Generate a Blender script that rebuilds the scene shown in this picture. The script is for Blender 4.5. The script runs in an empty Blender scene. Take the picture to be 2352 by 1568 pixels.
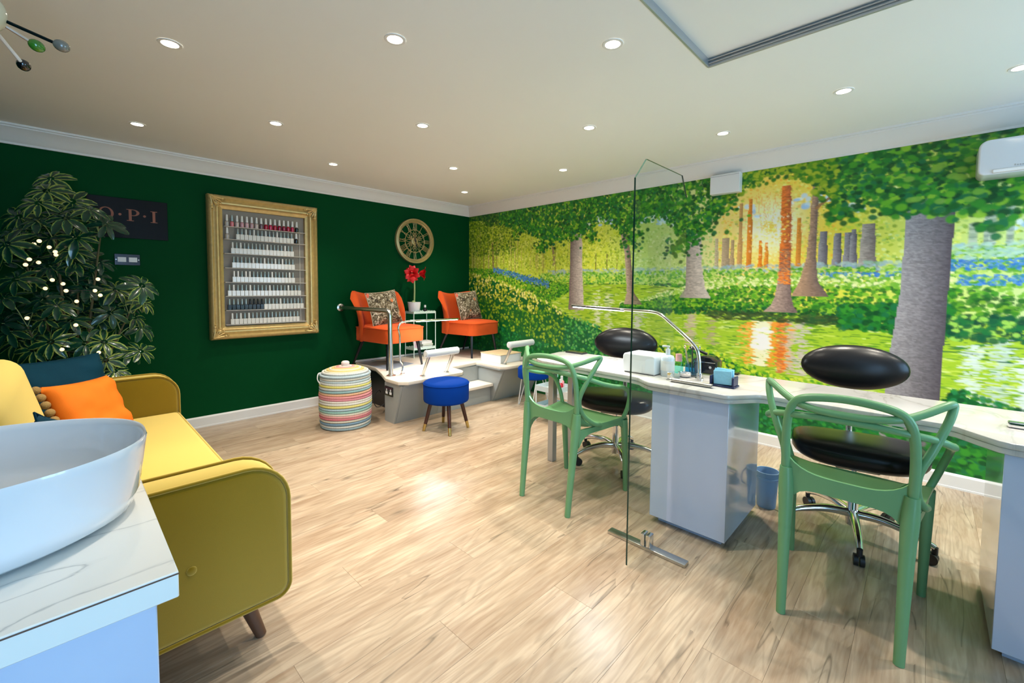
import bpy, bmesh, math, random
import numpy as np
from mathutils import Vector, Matrix, Euler, noise as mnoise
PI = math.pi
sc = bpy.context.scene
C = sc.collection
random.seed(7)

# ------------------------------------------------------------------ camera
cd = bpy.data.cameras.new('camera')
cam = bpy.data.objects.new('camera', cd)
C.objects.link(cam)
sc.camera = cam
cd.sensor_fit = 'HORIZONTAL'
cd.sensor_width = 36.0
cd.lens = 995.0 / 2352.0 * 36.0
cd.shift_y = -(784.0 - 710.8) / 2352.0
cd.clip_start = 0.02
YAW, PIT, ROL = 0.766, -0.0522, 0.0080
fw = Vector((math.cos(PIT) * math.cos(YAW), math.cos(PIT) * math.sin(YAW), math.sin(PIT)))
rt = Vector((math.sin(YAW), -math.cos(YAW), 0))
up = rt.cross(fw)
r2 = math.cos(ROL) * rt + math.sin(ROL) * up
u2 = -math.sin(ROL) * rt + math.cos(ROL) * up
R3 = Matrix((r2, u2, -fw)).transposed()
cam.matrix_world = Matrix.Translation((0, 0, 1.3)) @ R3.to_4x4()

# ------------------------------------------------------------------ world, daylight, exposure
w = bpy.data.worlds.new('daylight')
sc.world = w
w.use_nodes = True
bgn = w.node_tree.nodes['Background']
bgn.inputs[0].default_value = (0.40, 0.68, 1.0, 1)
bgn.inputs[1].default_value = 1.0
def area(name, loc, rot, sx, sy, power, col):
    ld = bpy.data.lights.new(name, 'AREA')
    ld.shape = 'RECTANGLE'
    ld.size, ld.size_y, ld.energy, ld.color = sx, sy, power, col
    o = bpy.data.objects.new(name, ld)
    C.objects.link(o)
    o.location, o.rotation_euler = loc, rot
    return o
area('daylight_through_doors', (-.28, -2.0, 1.1), (PI / 2, 0, 0), 1.3, 2.0, 55, (0.36, 0.66, 1.0))
area('daylight_through_window', (3.0, -2.0, 1.45), (PI / 2, 0, 0), 1.5, 1.2, 30, (0.38, 0.68, 1.0))
SPOT_W = 76.0
SPOT_COL = (1.0, 0.91, 0.76)
vs = sc.view_settings
sc.display_settings.display_device = 'sRGB'
vs.view_transform = 'Standard'
vs.look = 'None'
vs.exposure = 0.53
vs.gamma = 1.0
vs.use_curve_mapping = False
sc.cycles.use_denoising = True
sc.cycles.max_bounces = 8
sc.cycles.transparent_max_bounces = 16
sc.cycles.caustics_reflective = False
sc.cycles.caustics_refractive = False
sc.cycles.sample_clamp_indirect = 6.0

# ------------------------------------------------------------------ helpers
def lin(c):
    return tuple(((x / 12.92) if x <= 0.04045 else ((x + 0.055) / 1.055) ** 2.4) for x in c)
def rgb(r, g, b):
    return lin((r / 255.0, g / 255.0, b / 255.0))
MATS = {}
def nodes_of(name):
    m = bpy.data.materials.new(name)
    m.use_nodes = True
    nt = m.node_tree
    return m, nt, nt.nodes['Principled BSDF'], nt.nodes['Material Output']
def setin(n, k, v):
    if k in n.inputs:
        n.inputs[k].default_value = v
def mat(name, col, rough=0.5, metal=0.0, var=0.06, scale=12.0, bump=0.0, bscale=60.0, coat=0.0, sheen=0.0, spec=0.5, emit=None, estr=0.0, stretch=None):
    m, nt, b, out = nodes_of(name)
    N, L = nt.nodes, nt.links
    setin(b, 'Roughness', rough); setin(b, 'Metallic', metal); setin(b, 'Coat Weight', coat); setin(b, 'Coat Roughness', 0.05)
    setin(b, 'Sheen Weight', sheen); setin(b, 'Specular IOR Level', spec)
    tc = N.new('ShaderNodeTexCoord')
    src = tc.outputs['Object']
    if stretch:
        mp = N.new('ShaderNodeMapping'); mp.inputs['Scale'].default_value = stretch
        L.new(src, mp.inputs['Vector']); src = mp.outputs['Vector']
    nz = N.new('ShaderNodeTexNoise'); nz.inputs['Scale'].default_value = scale; nz.inputs['Detail'].default_value = 3
    L.new(src, nz.inputs['Vector'])
    mx = N.new('ShaderNodeMix'); mx.data_type = 'RGBA'
    lo = tuple(max(0, c * (1 - var)) for c in col); hi = tuple(min(1, c * (1 + var)) for c in col)
    mx.inputs[6].default_value = (*lo, 1); mx.inputs[7].default_value = (*hi, 1)
    L.new(nz.outputs['Fac'], mx.inputs[0]); L.new(mx.outputs[2], b.inputs['Base Color'])
    if bump:
        n2 = N.new('ShaderNodeTexNoise'); n2.inputs['Scale'].default_value = bscale; n2.inputs['Detail'].default_value = 4
        L.new(src, n2.inputs['Vector'])
        bp = N.new('ShaderNodeBump'); bp.inputs['Strength'].default_value = bump; bp.inputs['Distance'].default_value = 0.004
        L.new(n2.outputs['Fac'], bp.inputs['Height']); L.new(bp.outputs['Normal'], b.inputs['Normal'])
    if emit:
        b.inputs['Emission Color'].default_value = (*emit, 1); b.inputs['Emission Strength'].default_value = estr
    MATS[name] = m
    return m
def glass(name, tint, ior=1.45):
    m, nt, b, out = nodes_of(name)
    N, L = nt.nodes, nt.links
    N.remove(b)
    fr = N.new('ShaderNodeFresnel'); fr.inputs['IOR'].default_value = ior
    tr = N.new('ShaderNodeBsdfTransparent'); tr.inputs['Color'].default_value = (*tint, 1)
    gl = N.new('ShaderNodeBsdfGlossy'); gl.inputs['Roughness'].default_value = 0.0
    ms = N.new('ShaderNodeMixShader')
    ge = N.new('ShaderNodeNewGeometry'); mu = N.new('ShaderNodeMath'); mu.operation = 'MULTIPLY'; iv = N.new('ShaderNodeMath'); iv.operation = 'SUBTRACT'; iv.inputs[0].default_value = 1.0
    L.new(ge.outputs['Backfacing'], iv.inputs[1]); L.new(fr.outputs[0], mu.inputs[0]); L.new(iv.outputs[0], mu.inputs[1])   # reflect on the outer faces only
    L.new(mu.outputs[0], ms.inputs[0]); L.new(tr.outputs[0], ms.inputs[1]); L.new(gl.outputs[0], ms.inputs[2])
    L.new(ms.outputs[0], out.inputs['Surface'])
    MATS[name] = m
    return m

RM = {}   # root / part name -> root matrix (vertices of parts are stored relative to it)
def thing(name, label, cat, loc=(0, 0, 0), rotz=0.0, group=None):
    o = bpy.data.objects.new(name, None)
    C.objects.link(o)
    o.location = loc; o.rotation_euler = (0, 0, rotz)
    o.empty_display_size = 0.05
    o['label'] = label; o['category'] = cat
    if group: o['group'] = group
    RM[o.name] = Matrix.Translation(loc) @ Matrix.Rotation(rotz, 4, 'Z')
    return o
def tag(o, label, cat, group=None):
    o['label'] = label; o['category'] = cat
    if group: o['group'] = group
    return o
def mesh_from(bm, name, smooth):
    me = bpy.data.meshes.new(name)
    bm.to_mesh(me); bm.free()
    if smooth:
        me.polygons.foreach_set('use_smooth', [True] * len(me.polygons))
        me.set_sharp_from_angle(angle=math.radians(smooth))
    return me
def obj(name, bm, m, parent=None, smooth=40, local=False, kind=None, origin=None):
    """link a bmesh as ONE mesh object; world-built geometry is moved into its thing's own space"""
    bmesh.ops.recalc_face_normals(bm, faces=bm.faces)
    if parent is not None and not local:
        bm.transform(RM[parent.name].inverted())
    if origin is not None:
        bm.transform(Matrix.Translation(-Vector(origin)))
    me = mesh_from(bm, name, smooth)
    o = bpy.data.objects.new(name, me)
    C.objects.link(o)
    if isinstance(m, (list, tuple)):
        for x in m: me.materials.append(x)
    else:
        me.materials.append(m)
    if parent is not None:
        o.parent = parent
        RM[o.name] = RM[parent.name]
    if origin is not None: o.location = origin
    if kind: o['kind'] = kind
    return o
def dup(src, loc, rotz=0.0, label=None, group=None):
    r = src.copy(); C.objects.link(r)
    r.location = loc; r.rotation_euler = (0, 0, rotz)
    if label: r['label'] = label
    if group: r['group'] = group
    for ch in list(src.children):
        c = ch.copy(); C.objects.link(c); c.parent = r
        for g in list(ch.children):
            d = g.copy(); C.objects.link(d); d.parent = c
    return r
def NB(): return bmesh.new()
def box(bm, lo, hi, r=0.0, seg=2, mi=0):
    lo, hi = Vector(lo), Vector(hi)
    c, s = (lo + hi) / 2, hi - lo
    g = bmesh.ops.create_cube(bm, size=1.0, matrix=Matrix.Translation(c) @ Matrix.Diagonal((*s, 1)))
    vs_ = g['verts']
    if r > 0:
        es = set(e for v in vs_ for e in v.link_edges)
        bmesh.ops.bevel(bm, geom=list(es), offset=min(r, min(s) * 0.49), segments=seg, affect='EDGES', profile=0.5, clamp_overlap=True)
    return bm
def obox(bm, c, s, rot=(0, 0, 0), r=0.0, seg=2):
    M = Matrix.Translation(c) @ Euler(rot).to_matrix().to_4x4()
    t = bmesh.new(); box(t, [-x / 2 for x in s], [x / 2 for x in s], r, seg)
    t.transform(M); merge(bm, t); return bm
def merge(bm, t):
    me = bpy.data.meshes.new('tmp'); t.to_mesh(me); t.free(); bm.from_mesh(me); bpy.data.meshes.remove(me)
def cr(pts, n=6, closed=False):
    """Catmull-Rom through points (tuples of any length)"""
    P = [np.array(p, float) for p in pts]
    out = []; k = len(P)
    rng = range(k) if closed else range(k - 1)
    for i in rng:
        p0 = P[(i - 1) % k] if (closed or i > 0) else 2 * P[0] - P[1]
        p1, p2 = P[i], P[(i + 1) % k]
        p3 = P[(i + 2) % k] if (closed or i + 2 < k) else 2 * P[-1] - P[-2]
        for j in range(n):
            t = j / n
            out.append(0.5 * ((2 * p1) + (p2 - p0) * t + (2 * p0 - 5 * p1 + 4 * p2 - p3) * t * t + (3 * p1 - p0 - 3 * p2 + p3) * t ** 3))
    if not closed: out.append(P[-1])
    return out
def tube(bm, path, rad, segs=8, closed=False, caps=True, flat=1.0):
    P = [Vector([float(c) for c in p[:3]]) for p in path]
    rad = [float(r) for r in rad] if hasattr(rad, "__len__") else [float(rad)] * len(P)
    n = len(P); rings = []; nrm = None
    for i in range(n):
        a = P[(i - 1) % n] if (closed or i > 0) else P[i]
        b = P[(i + 1) % n] if (closed or i < n - 1) else P[i]
        t = (b - a).normalized()
        if nrm is None:
            nrm = t.orthogonal().normalized() if abs(t.z) > 0.9 else Vector((0, 0, 1)).cross(t).normalized()
        nrm = (nrm - t * nrm.dot(t))
        nrm = nrm.normalized() if nrm.length > 1e-6 else t.orthogonal().normalized()
        bn = t.cross(nrm)
        rings.append([bm.verts.new(P[i] + rad[i] * (math.cos(2 * PI * k / segs) * nrm + flat * math.sin(2 * PI * k / segs) * bn)) for k in range(segs)])
    m = n if closed else n - 1
    for i in range(m):
        A, B = rings[i], rings[(i + 1) % n]
        for k in range(segs):
            bm.faces.new((A[k], A[(k + 1) % segs], B[(k + 1) % segs], B[k]))
    if caps and not closed:
        bm.faces.new(rings[0][::-1]); bm.faces.new(rings[-1])
    return bm
def stick(bm, a, b, r0, r1=None, segs=10):
    return tube(bm, [a, b], [r0, r0 if r1 is None else r1], segs)
def lathe(bm, prof, c=(0, 0, 0), segs=24, sx=1.0, sy=1.0, M=None, cap=False):
    rings = []; c = Vector(c)
    for r, z in prof:
        if r < 1e-6: v = bm.verts.new((0, 0, z)); rings.append([v])
        else: rings.append([bm.verts.new((sx * r * math.cos(2 * PI * k / segs), sy * r * math.sin(2 * PI * k / segs), z)) for k in range(segs)])
    vs_ = [v for R in rings for v in R]
    for A, B in zip(rings, rings[1:]):
        for k in range(segs):
            q = (k + 1) % segs
            if len(A) == 1 and len(B) == 1: continue
            if len(A) == 1: bm.faces.new((A[0], B[q], B[k]))
            elif len(B) == 1: bm.faces.new((A[k], A[q], B[0]))
            else: bm.faces.new((A[k], A[q], B[q], B[k]))
    for R in (rings[0], rings[-1]):
        if cap and len(R) > 1: bm.faces.new(R)
    for v in vs_:
        p = v.co if M is None else M @ v.co
        v.co = p + c
    return bm
def prism(bm, pts, a0, a1, axis='z', r=0.0, seg=2):
    """extrude polygon pts between a0 and a1; axis z: (x,y), y: (x,z), x: (y,z)"""
    def P(u, v, a): return {'z': (u, v, a), 'y': (u, a, v), 'x': (a, u, v)}[axis]
    t = bmesh.new()
    A = [t.verts.new(P(u, v, a0)) for u, v in pts]; B = [t.verts.new(P(u, v, a1)) for u, v in pts]
    n = len(pts)
    f0 = t.faces.new(A); f1 = t.faces.new(B[::-1])
    for i in range(n): t.faces.new((A[i], B[i], B[(i + 1) % n], A[(i + 1) % n]))
    bmesh.ops.recalc_face_normals(t, faces=t.faces)
    if r > 0:
        es = list(f0.edges) + list(f1.edges)
        bmesh.ops.bevel(t, geom=es, offset=r, segments=seg, affect='EDGES', profile=0.5, clamp_overlap=True)
    merge(bm, t); return bm
def rrect(x0, y0, x1, y1, r, n=5):
    """rounded rectangle outline; r = (r00, r10, r11, r01) or one number"""
    if not hasattr(r, '__len__'): r = (r,) * 4
    out = []
    for (cx, cy, a0, q) in ((x0 + r[0], y0 + r[0], PI, r[0]), (x1 - r[1], y0 + r[1], 1.5 * PI, r[1]), (x1 - r[2], y1 - r[2], 0, r[2]), (x0 + r[3], y1 - r[3], 0.5 * PI, r[3])):
        if q < 1e-6: out.append((cx, cy)); continue
        for k in range(n + 1):
            a = a0 + 0.5 * PI * k / n
            out.append((cx + q * math.cos(a), cy + q * math.sin(a)))
    return out
def pillow(bm, wd, ht, th, M, n=14, wrinkle=0.01, seed=1.0):
    """stuffed cushion: local x = width, y = height, z = thickness"""
    front, back = [], []
    for i in range(n + 1):
        fr, bk = [], []
        for j in range(n + 1):
            u, v = 2 * i / n - 1, 2 * j / n - 1
            x = wd / 2 * u * (1 - 0.07 * (1 - v * v)); y = ht / 2 * v * (1 - 0.07 * (1 - u * u))
            t = th / 2 * (max(0, (1 - u ** 4) * (1 - v ** 4))) ** 0.55
            q = wrinkle * mnoise.noise(Vector((u * 2.2 + seed, v * 2.2, seed * 3)))
            edge = i in (0, n) or j in (0, n)
            f = bm.verts.new(M @ Vector((x, y, t + (0 if edge else q))))
            fr.append(f)
            bk.append(f if edge else bm.verts.new(M @ Vector((x, y, -t + q))))
        front.append(fr); back.append(bk)
    for i in range(n):
        for j in range(n):
            bm.faces.new((front[i][j], front[i + 1][j], front[i + 1][j + 1], front[i][j + 1]))
            q = (back[i][j], back[i][j + 1], back[i + 1][j + 1], back[i + 1][j])
            if len(set(q)) == 4: 
                try: bm.faces.new(q)
                except ValueError: pass
    return bm
def ellipsoid(bm, c, r, segs=24, rings=14, M=None, p=1.0):
    t = bmesh.new(); bmesh.ops.create_uvsphere(t, u_segments=segs, v_segments=rings, radius=1.0)
    t.transform(Matrix.Translation(c) @ (M.to_4x4() if M else Matrix.Identity(4)) @ Matrix.Diagonal((*r, 1)))
    merge(bm, t); return bm
ORD = ['first', 'second', 'third', 'fourth', 'fifth', 'sixth', 'seventh', 'eighth', 'ninth', 'tenth', 'eleventh', 'twelfth', 'thirteenth', 'fourteenth', 'fifteenth', 'sixteenth', 'seventeenth', 'eighteenth', 'nineteenth', 'twentieth']
# ------------------------------------------------------------------ materials
mat('wall_green_paint', (0.0005, 0.055, 0.014), 0.6, var=0.05, scale=3, bump=0.05, bscale=250, spec=0.06)
mat('white_paint', (0.89, 0.89, 0.86), 0.6, var=0.015, scale=2)
mat('cornice_white', (0.80, 0.79, 0.76), 0.45, var=0.01)
mat('skirting_white', (0.78, 0.78, 0.77), 0.35, var=0.01)
mat('grey_alu', (0.45, 0.47, 0.49), 0.35, 0.6)
mat('chrome', (0.82, 0.82, 0.84), 0.12, 1.0, var=0.0)
mat('brushed_steel', (0.62, 0.61, 0.59), 0.28, 1.0, var=0.05, scale=80)
mat('gold_leaf', rgb(216, 186, 124), 0.40, 0.55, var=0.22, scale=30, bump=0.25, bscale=140)
mat('clock_metal', rgb(190, 172, 120), 0.42, 0.6, var=0.15, scale=40, bump=0.15, bscale=160)
mat('dark_hand', (0.02, 0.012, 0.01), 0.4)
mat('velvet_yellow', rgb(176, 144, 36), 0.8, var=0.12, scale=5, bump=0.12, bscale=400, spec=0.10, sheen=0.12)
def velvet_sheen():
    """velvet sheen painted into base colour: deep along the pile, pale across it"""
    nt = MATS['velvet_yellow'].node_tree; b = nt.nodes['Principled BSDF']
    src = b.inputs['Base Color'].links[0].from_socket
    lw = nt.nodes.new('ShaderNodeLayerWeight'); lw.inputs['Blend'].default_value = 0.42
    hi = nt.nodes.new('ShaderNodeMix'); hi.data_type = 'RGBA'; hi.inputs[6].default_value = (*rgb(108, 82, 0), 1); hi.inputs[7].default_value = (*rgb(238, 212, 120), 1)  # pile sheen held in the colour, dark face-on to pale at grazing view
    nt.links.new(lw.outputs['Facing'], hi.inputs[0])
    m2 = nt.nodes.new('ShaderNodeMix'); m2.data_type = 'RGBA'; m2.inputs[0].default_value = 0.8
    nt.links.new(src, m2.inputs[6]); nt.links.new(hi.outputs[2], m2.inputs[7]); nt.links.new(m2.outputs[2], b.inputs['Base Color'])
velvet_sheen()
mat('velvet_blue', (0.0, 0.035, 0.26), 0.85, var=0.12, scale=8, bump=0.12, bscale=400, spec=0.1)
mat('velvet_orange', rgb(214, 84, 30), 0.8, var=0.12, scale=7, bump=0.12, bscale=400, spec=0.2, sheen=0.05)
mat('cloth_teal', rgb(2, 52, 70), 0.8, var=0.2, scale=6, bump=0.2, bscale=300, spec=0.15)
mat('cloth_orange', rgb(228, 116, 26), 0.8, var=0.08, scale=6, bump=0.2, bscale=300, spec=0.2)
mat('pompom', rgb(160, 128, 76), 0.95, var=0.3, scale=120, bump=0.8, bscale=300)
mat('dark_wood', rgb(66, 34, 24), 0.35, var=0.25, scale=10, stretch=(8, 8, 1))
mat('brown_wood', rgb(92, 62, 44), 0.45, var=0.25, scale=10, stretch=(8, 8, 1))
mat('brass', rgb(200, 175, 110), 0.28, 1.0, var=0.03)
mat('black_gloss', (0.012, 0.013, 0.016), 0.12, var=0.0)
mat('sign_black', (0.004, 0.004, 0.005), 0.35, var=0.0, spec=0.15)
mat('black_vinyl', (0.007, 0.007, 0.009), 0.30, var=0.1, scale=40, bump=0.05, bscale=260, spec=0.35)
mat('black_plastic', (0.015, 0.015, 0.018), 0.4)
mat('black_leg', (0.012, 0.012, 0.016), 0.2)
mat('green_plastic', rgb(106, 158, 110), 0.36, var=0.03, scale=6)
mat('white_plastic', (0.78, 0.79, 0.80), 0.3, var=0.01)
mat('ac_plastic', (0.74, 0.78, 0.84), 0.18, var=0.01)
mat('ceramic', (0.74, 0.75, 0.78), 0.06, var=0.0, coat=0.6)
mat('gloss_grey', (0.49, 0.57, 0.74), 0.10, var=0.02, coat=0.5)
mat('pale_grey_board', rgb(154, 158, 156), 0.4, var=0.05, scale=8)
mat('oak_board', rgb(222, 196, 158), 0.4, var=0.12, scale=6, stretch=(1, 9, 1))
mat('pale_oak_board', rgb(226, 214, 198), 0.35, var=0.08, scale=6, stretch=(1.2, 10, 1))
mat('matte_copper', rgb(140, 84, 62), 0.5, 0.3, var=0.05)
mat('leaf_green', rgb(34, 96, 62), 0.28, var=0.25, scale=9)
mat('leaf_bark', rgb(86, 80, 50), 0.7, var=0.3, scale=30)
mat('terracotta_dark', rgb(60, 50, 44), 0.7)
mat('soil', (0.015, 0.010, 0.007), 0.9, bump=0.6, bscale=60)
mat('petal_red', rgb(214, 14, 22), 0.5, var=0.25, scale=30)
mat('stem_green', rgb(150, 170, 112), 0.5)
mat('mint_metal', rgb(206, 228, 218), 0.35)
mat('bulb_warm', (0.9, 0.8, 0.6), 0.3, emit=(1.0, 0.76, 0.42), estr=1.0)
mat('lens_light', (1, 1, 1), 0.3, emit=(1.0, 0.90, 0.72), estr=14.0)
mat('led_strip', (1, 1, 1), 0.3, emit=(0.86, 0.95, 1.0), estr=9.0)
mat('white_tile_edge', (0.7, 0.72, 0.74), 0.3)
mat('blue_plastic', rgb(140, 176, 216), 0.4)
mat('navy_plastic', rgb(18, 34, 78), 0.35)
mat('lightblue_tissue', rgb(150, 214, 240), 0.8, bump=0.5, bscale=60)
mat('mint_plastic', rgb(150, 214, 196), 0.4)
mat('red_gloss', rgb(180, 14, 40), 0.25)
mat('pink_gloss', rgb(222, 150, 160), 0.25)
mat('peach', rgb(226, 150, 112), 0.5)
mat('paper', (0.8, 0.79, 0.76), 0.7)
mat('bead_green', rgb(60, 130, 40), 0.1, coat=0.8)
mat('bead_grey', rgb(120, 118, 110), 0.1, coat=0.8)
mat('bead_black', (0.004, 0.004, 0.008), 0.06, coat=0.8)
mat('frosted_body', rgb(206, 204, 180), 0.15, coat=0.7)
mat('dark_tube', rgb(14, 34, 36), 0.12, 0.5)
mat('display_back', rgb(150, 138, 124), 0.5, var=0.08, scale=6, stretch=(1, 1, 8))
mat('display_shelf', rgb(205, 196, 184), 0.3)
mat('polish_white', (0.80, 0.77, 0.72), 0.18, coat=0.3)
mat('cap_silver', (0.42, 0.50, 0.51), 0.3, 0.6, var=0.1)
mat('cap_white', (0.82, 0.82, 0.80), 0.25)
mat('cap_black', (0.012, 0.012, 0.014), 0.25)
glass('screen_glass', (0.945, 0.975, 0.96))
glass('door_glass', (0.97, 0.985, 0.99))
glass('clear_plastic', (0.86, 0.90, 0.92))
glass('blue_liquid', (0.10, 0.62, 0.92))
glass('aqua_liquid', (0.45, 0.90, 0.92))

def marble(name, base, vein, rough=0.12, scale=1.6):
    m, nt, b, out = nodes_of(name); N, L = nt.nodes, nt.links
    setin(b, 'Roughness', rough); setin(b, 'Coat Weight', 0.08); setin(b, 'Coat Roughness', 0.1)
    tc = N.new('ShaderNodeTexCoord')
    mp = N.new('ShaderNodeMapping'); mp.inputs['Rotation'].default_value = (0, 0, 0.7); mp.inputs['Scale'].default_value = (1, 2.2, 1)
    L.new(tc.outputs['Object'], mp.inputs['Vector'])
    n1 = N.new('ShaderNodeTexNoise'); n1.inputs['Scale'].default_value = scale; n1.inputs['Detail'].default_value = 6; n1.inputs['Distortion'].default_value = 1.1
    L.new(mp.outputs['Vector'], n1.inputs['Vector'])
    r = N.new('ShaderNodeValToRGB'); e = r.color_ramp.elements
    e[0].position = 0.0; e[0].color = (0, 0, 0, 1); e[1].position = 1.0; e[1].color = (0, 0, 0, 1)
    for p, v in ((0.47, 0.0), (0.50, 0.8), (0.515, 0.15), (0.56, 0.0)):
        q = e.new(p); q.color = (v, v, v, 1)
    L.new(n1.outputs['Fac'], r.inputs['Fac'])
    n2 = N.new('ShaderNodeTexNoise'); n2.inputs['Scale'].default_value = scale * 1.7; L.new(tc.outputs['Object'], n2.inputs['Vector'])
    mu = N.new('ShaderNodeMath'); mu.operation = 'MULTIPLY'; L.new(r.outputs['Color'], mu.inputs[0]); L.new(n2.outputs['Fac'], mu.inputs[1])
    mx = N.new('ShaderNodeMix'); mx.data_type = 'RGBA'; mx.inputs[6].default_value = (*base, 1); mx.inputs[7].default_value = (*vein, 1)
    L.new(mu.outputs[0], mx.inputs[0]); L.new(mx.outputs[2], b.inputs['Base Color'])
    MATS[name] = m
marble('marble_white', rgb(232, 230, 224), rgb(92, 100, 104), 0.32, 3.2)
marble('desk_marble', rgb(198, 196, 193), rgb(150, 142, 134), 0.16, 1.6)

def plank_mat():
    m, nt, b, out = nodes_of('oak_laminate'); N, L = nt.nodes, nt.links
    setin(b, 'Roughness', 0.27); setin(b, 'Specular IOR Level', 0.45)
    tc = N.new('ShaderNodeTexCoord'); oi = N.new('ShaderNodeObjectInfo')
    cb = N.new('ShaderNodeCombineXYZ'); ml = N.new('ShaderNodeMath'); ml.operation = 'MULTIPLY'; ml.inputs[1].default_value = 61.0
    L.new(oi.outputs['Random'], ml.inputs[0]); L.new(ml.outputs[0], cb.inputs[2]); L.new(ml.outputs[0], cb.inputs[0])
    ad = N.new('ShaderNodeVectorMath'); ad.operation = 'ADD'; L.new(tc.outputs['Object'], ad.inputs[0]); L.new(cb.outputs[0], ad.inputs[1])
    def stretched(s, sc_, det, dist=0.0):
        mp = N.new('ShaderNodeMapping'); mp.inputs['Scale'].default_value = s; L.new(ad.outputs[0], mp.inputs['Vector'])
        n = N.new('ShaderNodeTexNoise'); n.inputs['Scale'].default_value = sc_; n.inputs['Detail'].default_value = det; n.inputs['Distortion'].default_value = dist
        L.new(mp.outputs['Vector'], n.inputs['Vector']); return n.outputs['Fac']
    def math_(op, a, b_=None, c=None):
        n = N.new('ShaderNodeMath'); n.operation = op
        for i, x in enumerate((a, b_, c)):
            if x is None: continue
            if isinstance(x, (int, float)): n.inputs[i].default_value = x
            else: L.new(x, n.inputs[i])
        return n.outputs[0]
    fine = stretched((3.0, 34.0, 1.0), 2.0, 6, 0.5)
    broad = stretched((0.9, 4.5, 1.0), 1.6, 3, 0.8)
    rings = math_('SINE', math_('MULTIPLY', stretched((0.7, 5.0, 1.0), 1.3, 2, 0.5), 95.0))
    crackn = stretched((0.5, 6.0, 1.0), 1.3, 2, 0.1)
    crack = math_('SUBTRACT', 1.0, math_('MINIMUM', math_('MULTIPLY', math_('ABSOLUTE', math_('SUBTRACT', crackn, 0.5)), 95.0), 1.0))
    cmask = math_('GREATER_THAN', stretched((1.0, 2.2, 1.0), 1.9, 1), 0.55)
    crack = math_('MULTIPLY', crack, cmask)
    vo = N.new('ShaderNodeTexVoronoi'); vo.inputs['Scale'].default_value = 1.0
    mp = N.new('ShaderNodeMapping'); mp.inputs['Scale'].default_value = (2.0, 5.0, 1.0); L.new(ad.outputs[0], mp.inputs['Vector']); L.new(mp.outputs['Vector'], vo.inputs['Vector'])
    knot = math_('SUBTRACT', 1.0, math_('MINIMUM', math_('MULTIPLY', vo.outputs['Distance'], 7.0), 1.0))
    ramp = N.new('ShaderNodeValToRGB'); e = ramp.color_ramp.elements
    e[0].position = 0.30; e[0].color = (*rgb(152, 126, 102), 1); e[1].position = 0.68; e[1].color = (*rgb(202, 182, 158), 1)
    f = math_('ADD', math_('MULTIPLY', fine, 0.42), math_('MULTIPLY', broad, 0.58))
    L.new(f, ramp.inputs['Fac'])
    dark = math_('SUBTRACT', 1.0, math_('ADD', math_('ADD', math_('MULTIPLY', crack, 0.42), math_('MULTIPLY', knot, 0.5)), math_('MULTIPLY', math_('MULTIPLY', math_('MAXIMUM', rings, 0.0), broad), 0.24)))
    val = math_('MULTIPLY', dark, math_('ADD', 0.90, math_('MULTIPLY', oi.outputs['Random'], 0.17)))
    hs = N.new('ShaderNodeHueSaturation'); L.new(ramp.outputs['Color'], hs.inputs['Color']); L.new(val, hs.inputs['Value'])
    L.new(hs.outputs['Color'], b.inputs['Base Color'])
    bp = N.new('ShaderNodeBump'); bp.inputs['Strength'].default_value = 0.12; bp.inputs['Distance'].default_value = 0.002
    L.new(math_('SUBTRACT', fine, math_('MULTIPLY', crack, 0.6)), bp.inputs['Height']); L.new(bp.outputs['Normal'], b.inputs['Normal'])
    MATS['oak_laminate'] = m
plank_mat()

def floral():
    m, nt, b, out = nodes_of('floral_tapestry'); N, L = nt.nodes, nt.links
    setin(b, 'Roughness', 0.85)
    tc = N.new('ShaderNodeTexCoord')
    n1 = N.new('ShaderNodeTexNoise'); n1.inputs['Scale'].default_value = 34; n1.inputs['Detail'].default_value = 3; n1.inputs['Distortion'].default_value = 1.5
    L.new(tc.outputs['Object'], n1.inputs['Vector'])
    r = N.new('ShaderNodeValToRGB'); e = r.color_ramp.elements
    e[0].position = 0.36; e[0].color = (*rgb(40, 32, 24), 1); e[1].position = 0.66; e[1].color = (*rgb(214, 204, 184), 1)
    q = e.new(0.47); q.color = (*rgb(96, 84, 58), 1); q = e.new(0.56); q.color = (*rgb(142, 130, 106), 1)
    L.new(n1.outputs['Fac'], r.inputs['Fac'])
    v = N.new('ShaderNodeTexVoronoi'); v.inputs['Scale'].default_value = 11
    L.new(tc.outputs['Object'], v.inputs['Vector'])
    r2_ = N.new('ShaderNodeValToRGB'); e = r2_.color_ramp.elements
    e[0].position = 0.28; e[0].color = (0.9, 0.9, 0.9, 1); e[1].position = 0.36; e[1].color = (0, 0, 0, 1)
    L.new(v.outputs['Distance'], r2_.inputs['Fac'])
    sp = N.new('ShaderNodeSeparateColor'); L.new(v.outputs['Color'], sp.inputs['Color'])
    gt = N.new('ShaderNodeMath'); gt.operation = 'GREATER_THAN'; gt.inputs[1].default_value = 0.62; L.new(sp.outputs[0], gt.inputs[0])
    mu = N.new('ShaderNodeMath'); mu.operation = 'MULTIPLY'; L.new(r2_.outputs['Color'], mu.inputs[0]); L.new(gt.outputs[0], mu.inputs[1])
    fl = N.new('ShaderNodeValToRGB'); e = fl.color_ramp.elements
    e[0].color = (*rgb(226, 92, 84), 1); e[1].color = (*rgb(206, 158, 60), 1); L.new(sp.outputs[1], fl.inputs['Fac'])
    mx = N.new('ShaderNodeMix'); mx.data_type = 'RGBA'
    L.new(mu.outputs[0], mx.inputs[0]); L.new(r.outputs['Color'], mx.inputs[6]); L.new(fl.outputs['Color'], mx.inputs[7])
    L.new(mx.outputs[2], b.inputs['Base Color'])
    MATS['floral_tapestry'] = m
floral()

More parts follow.
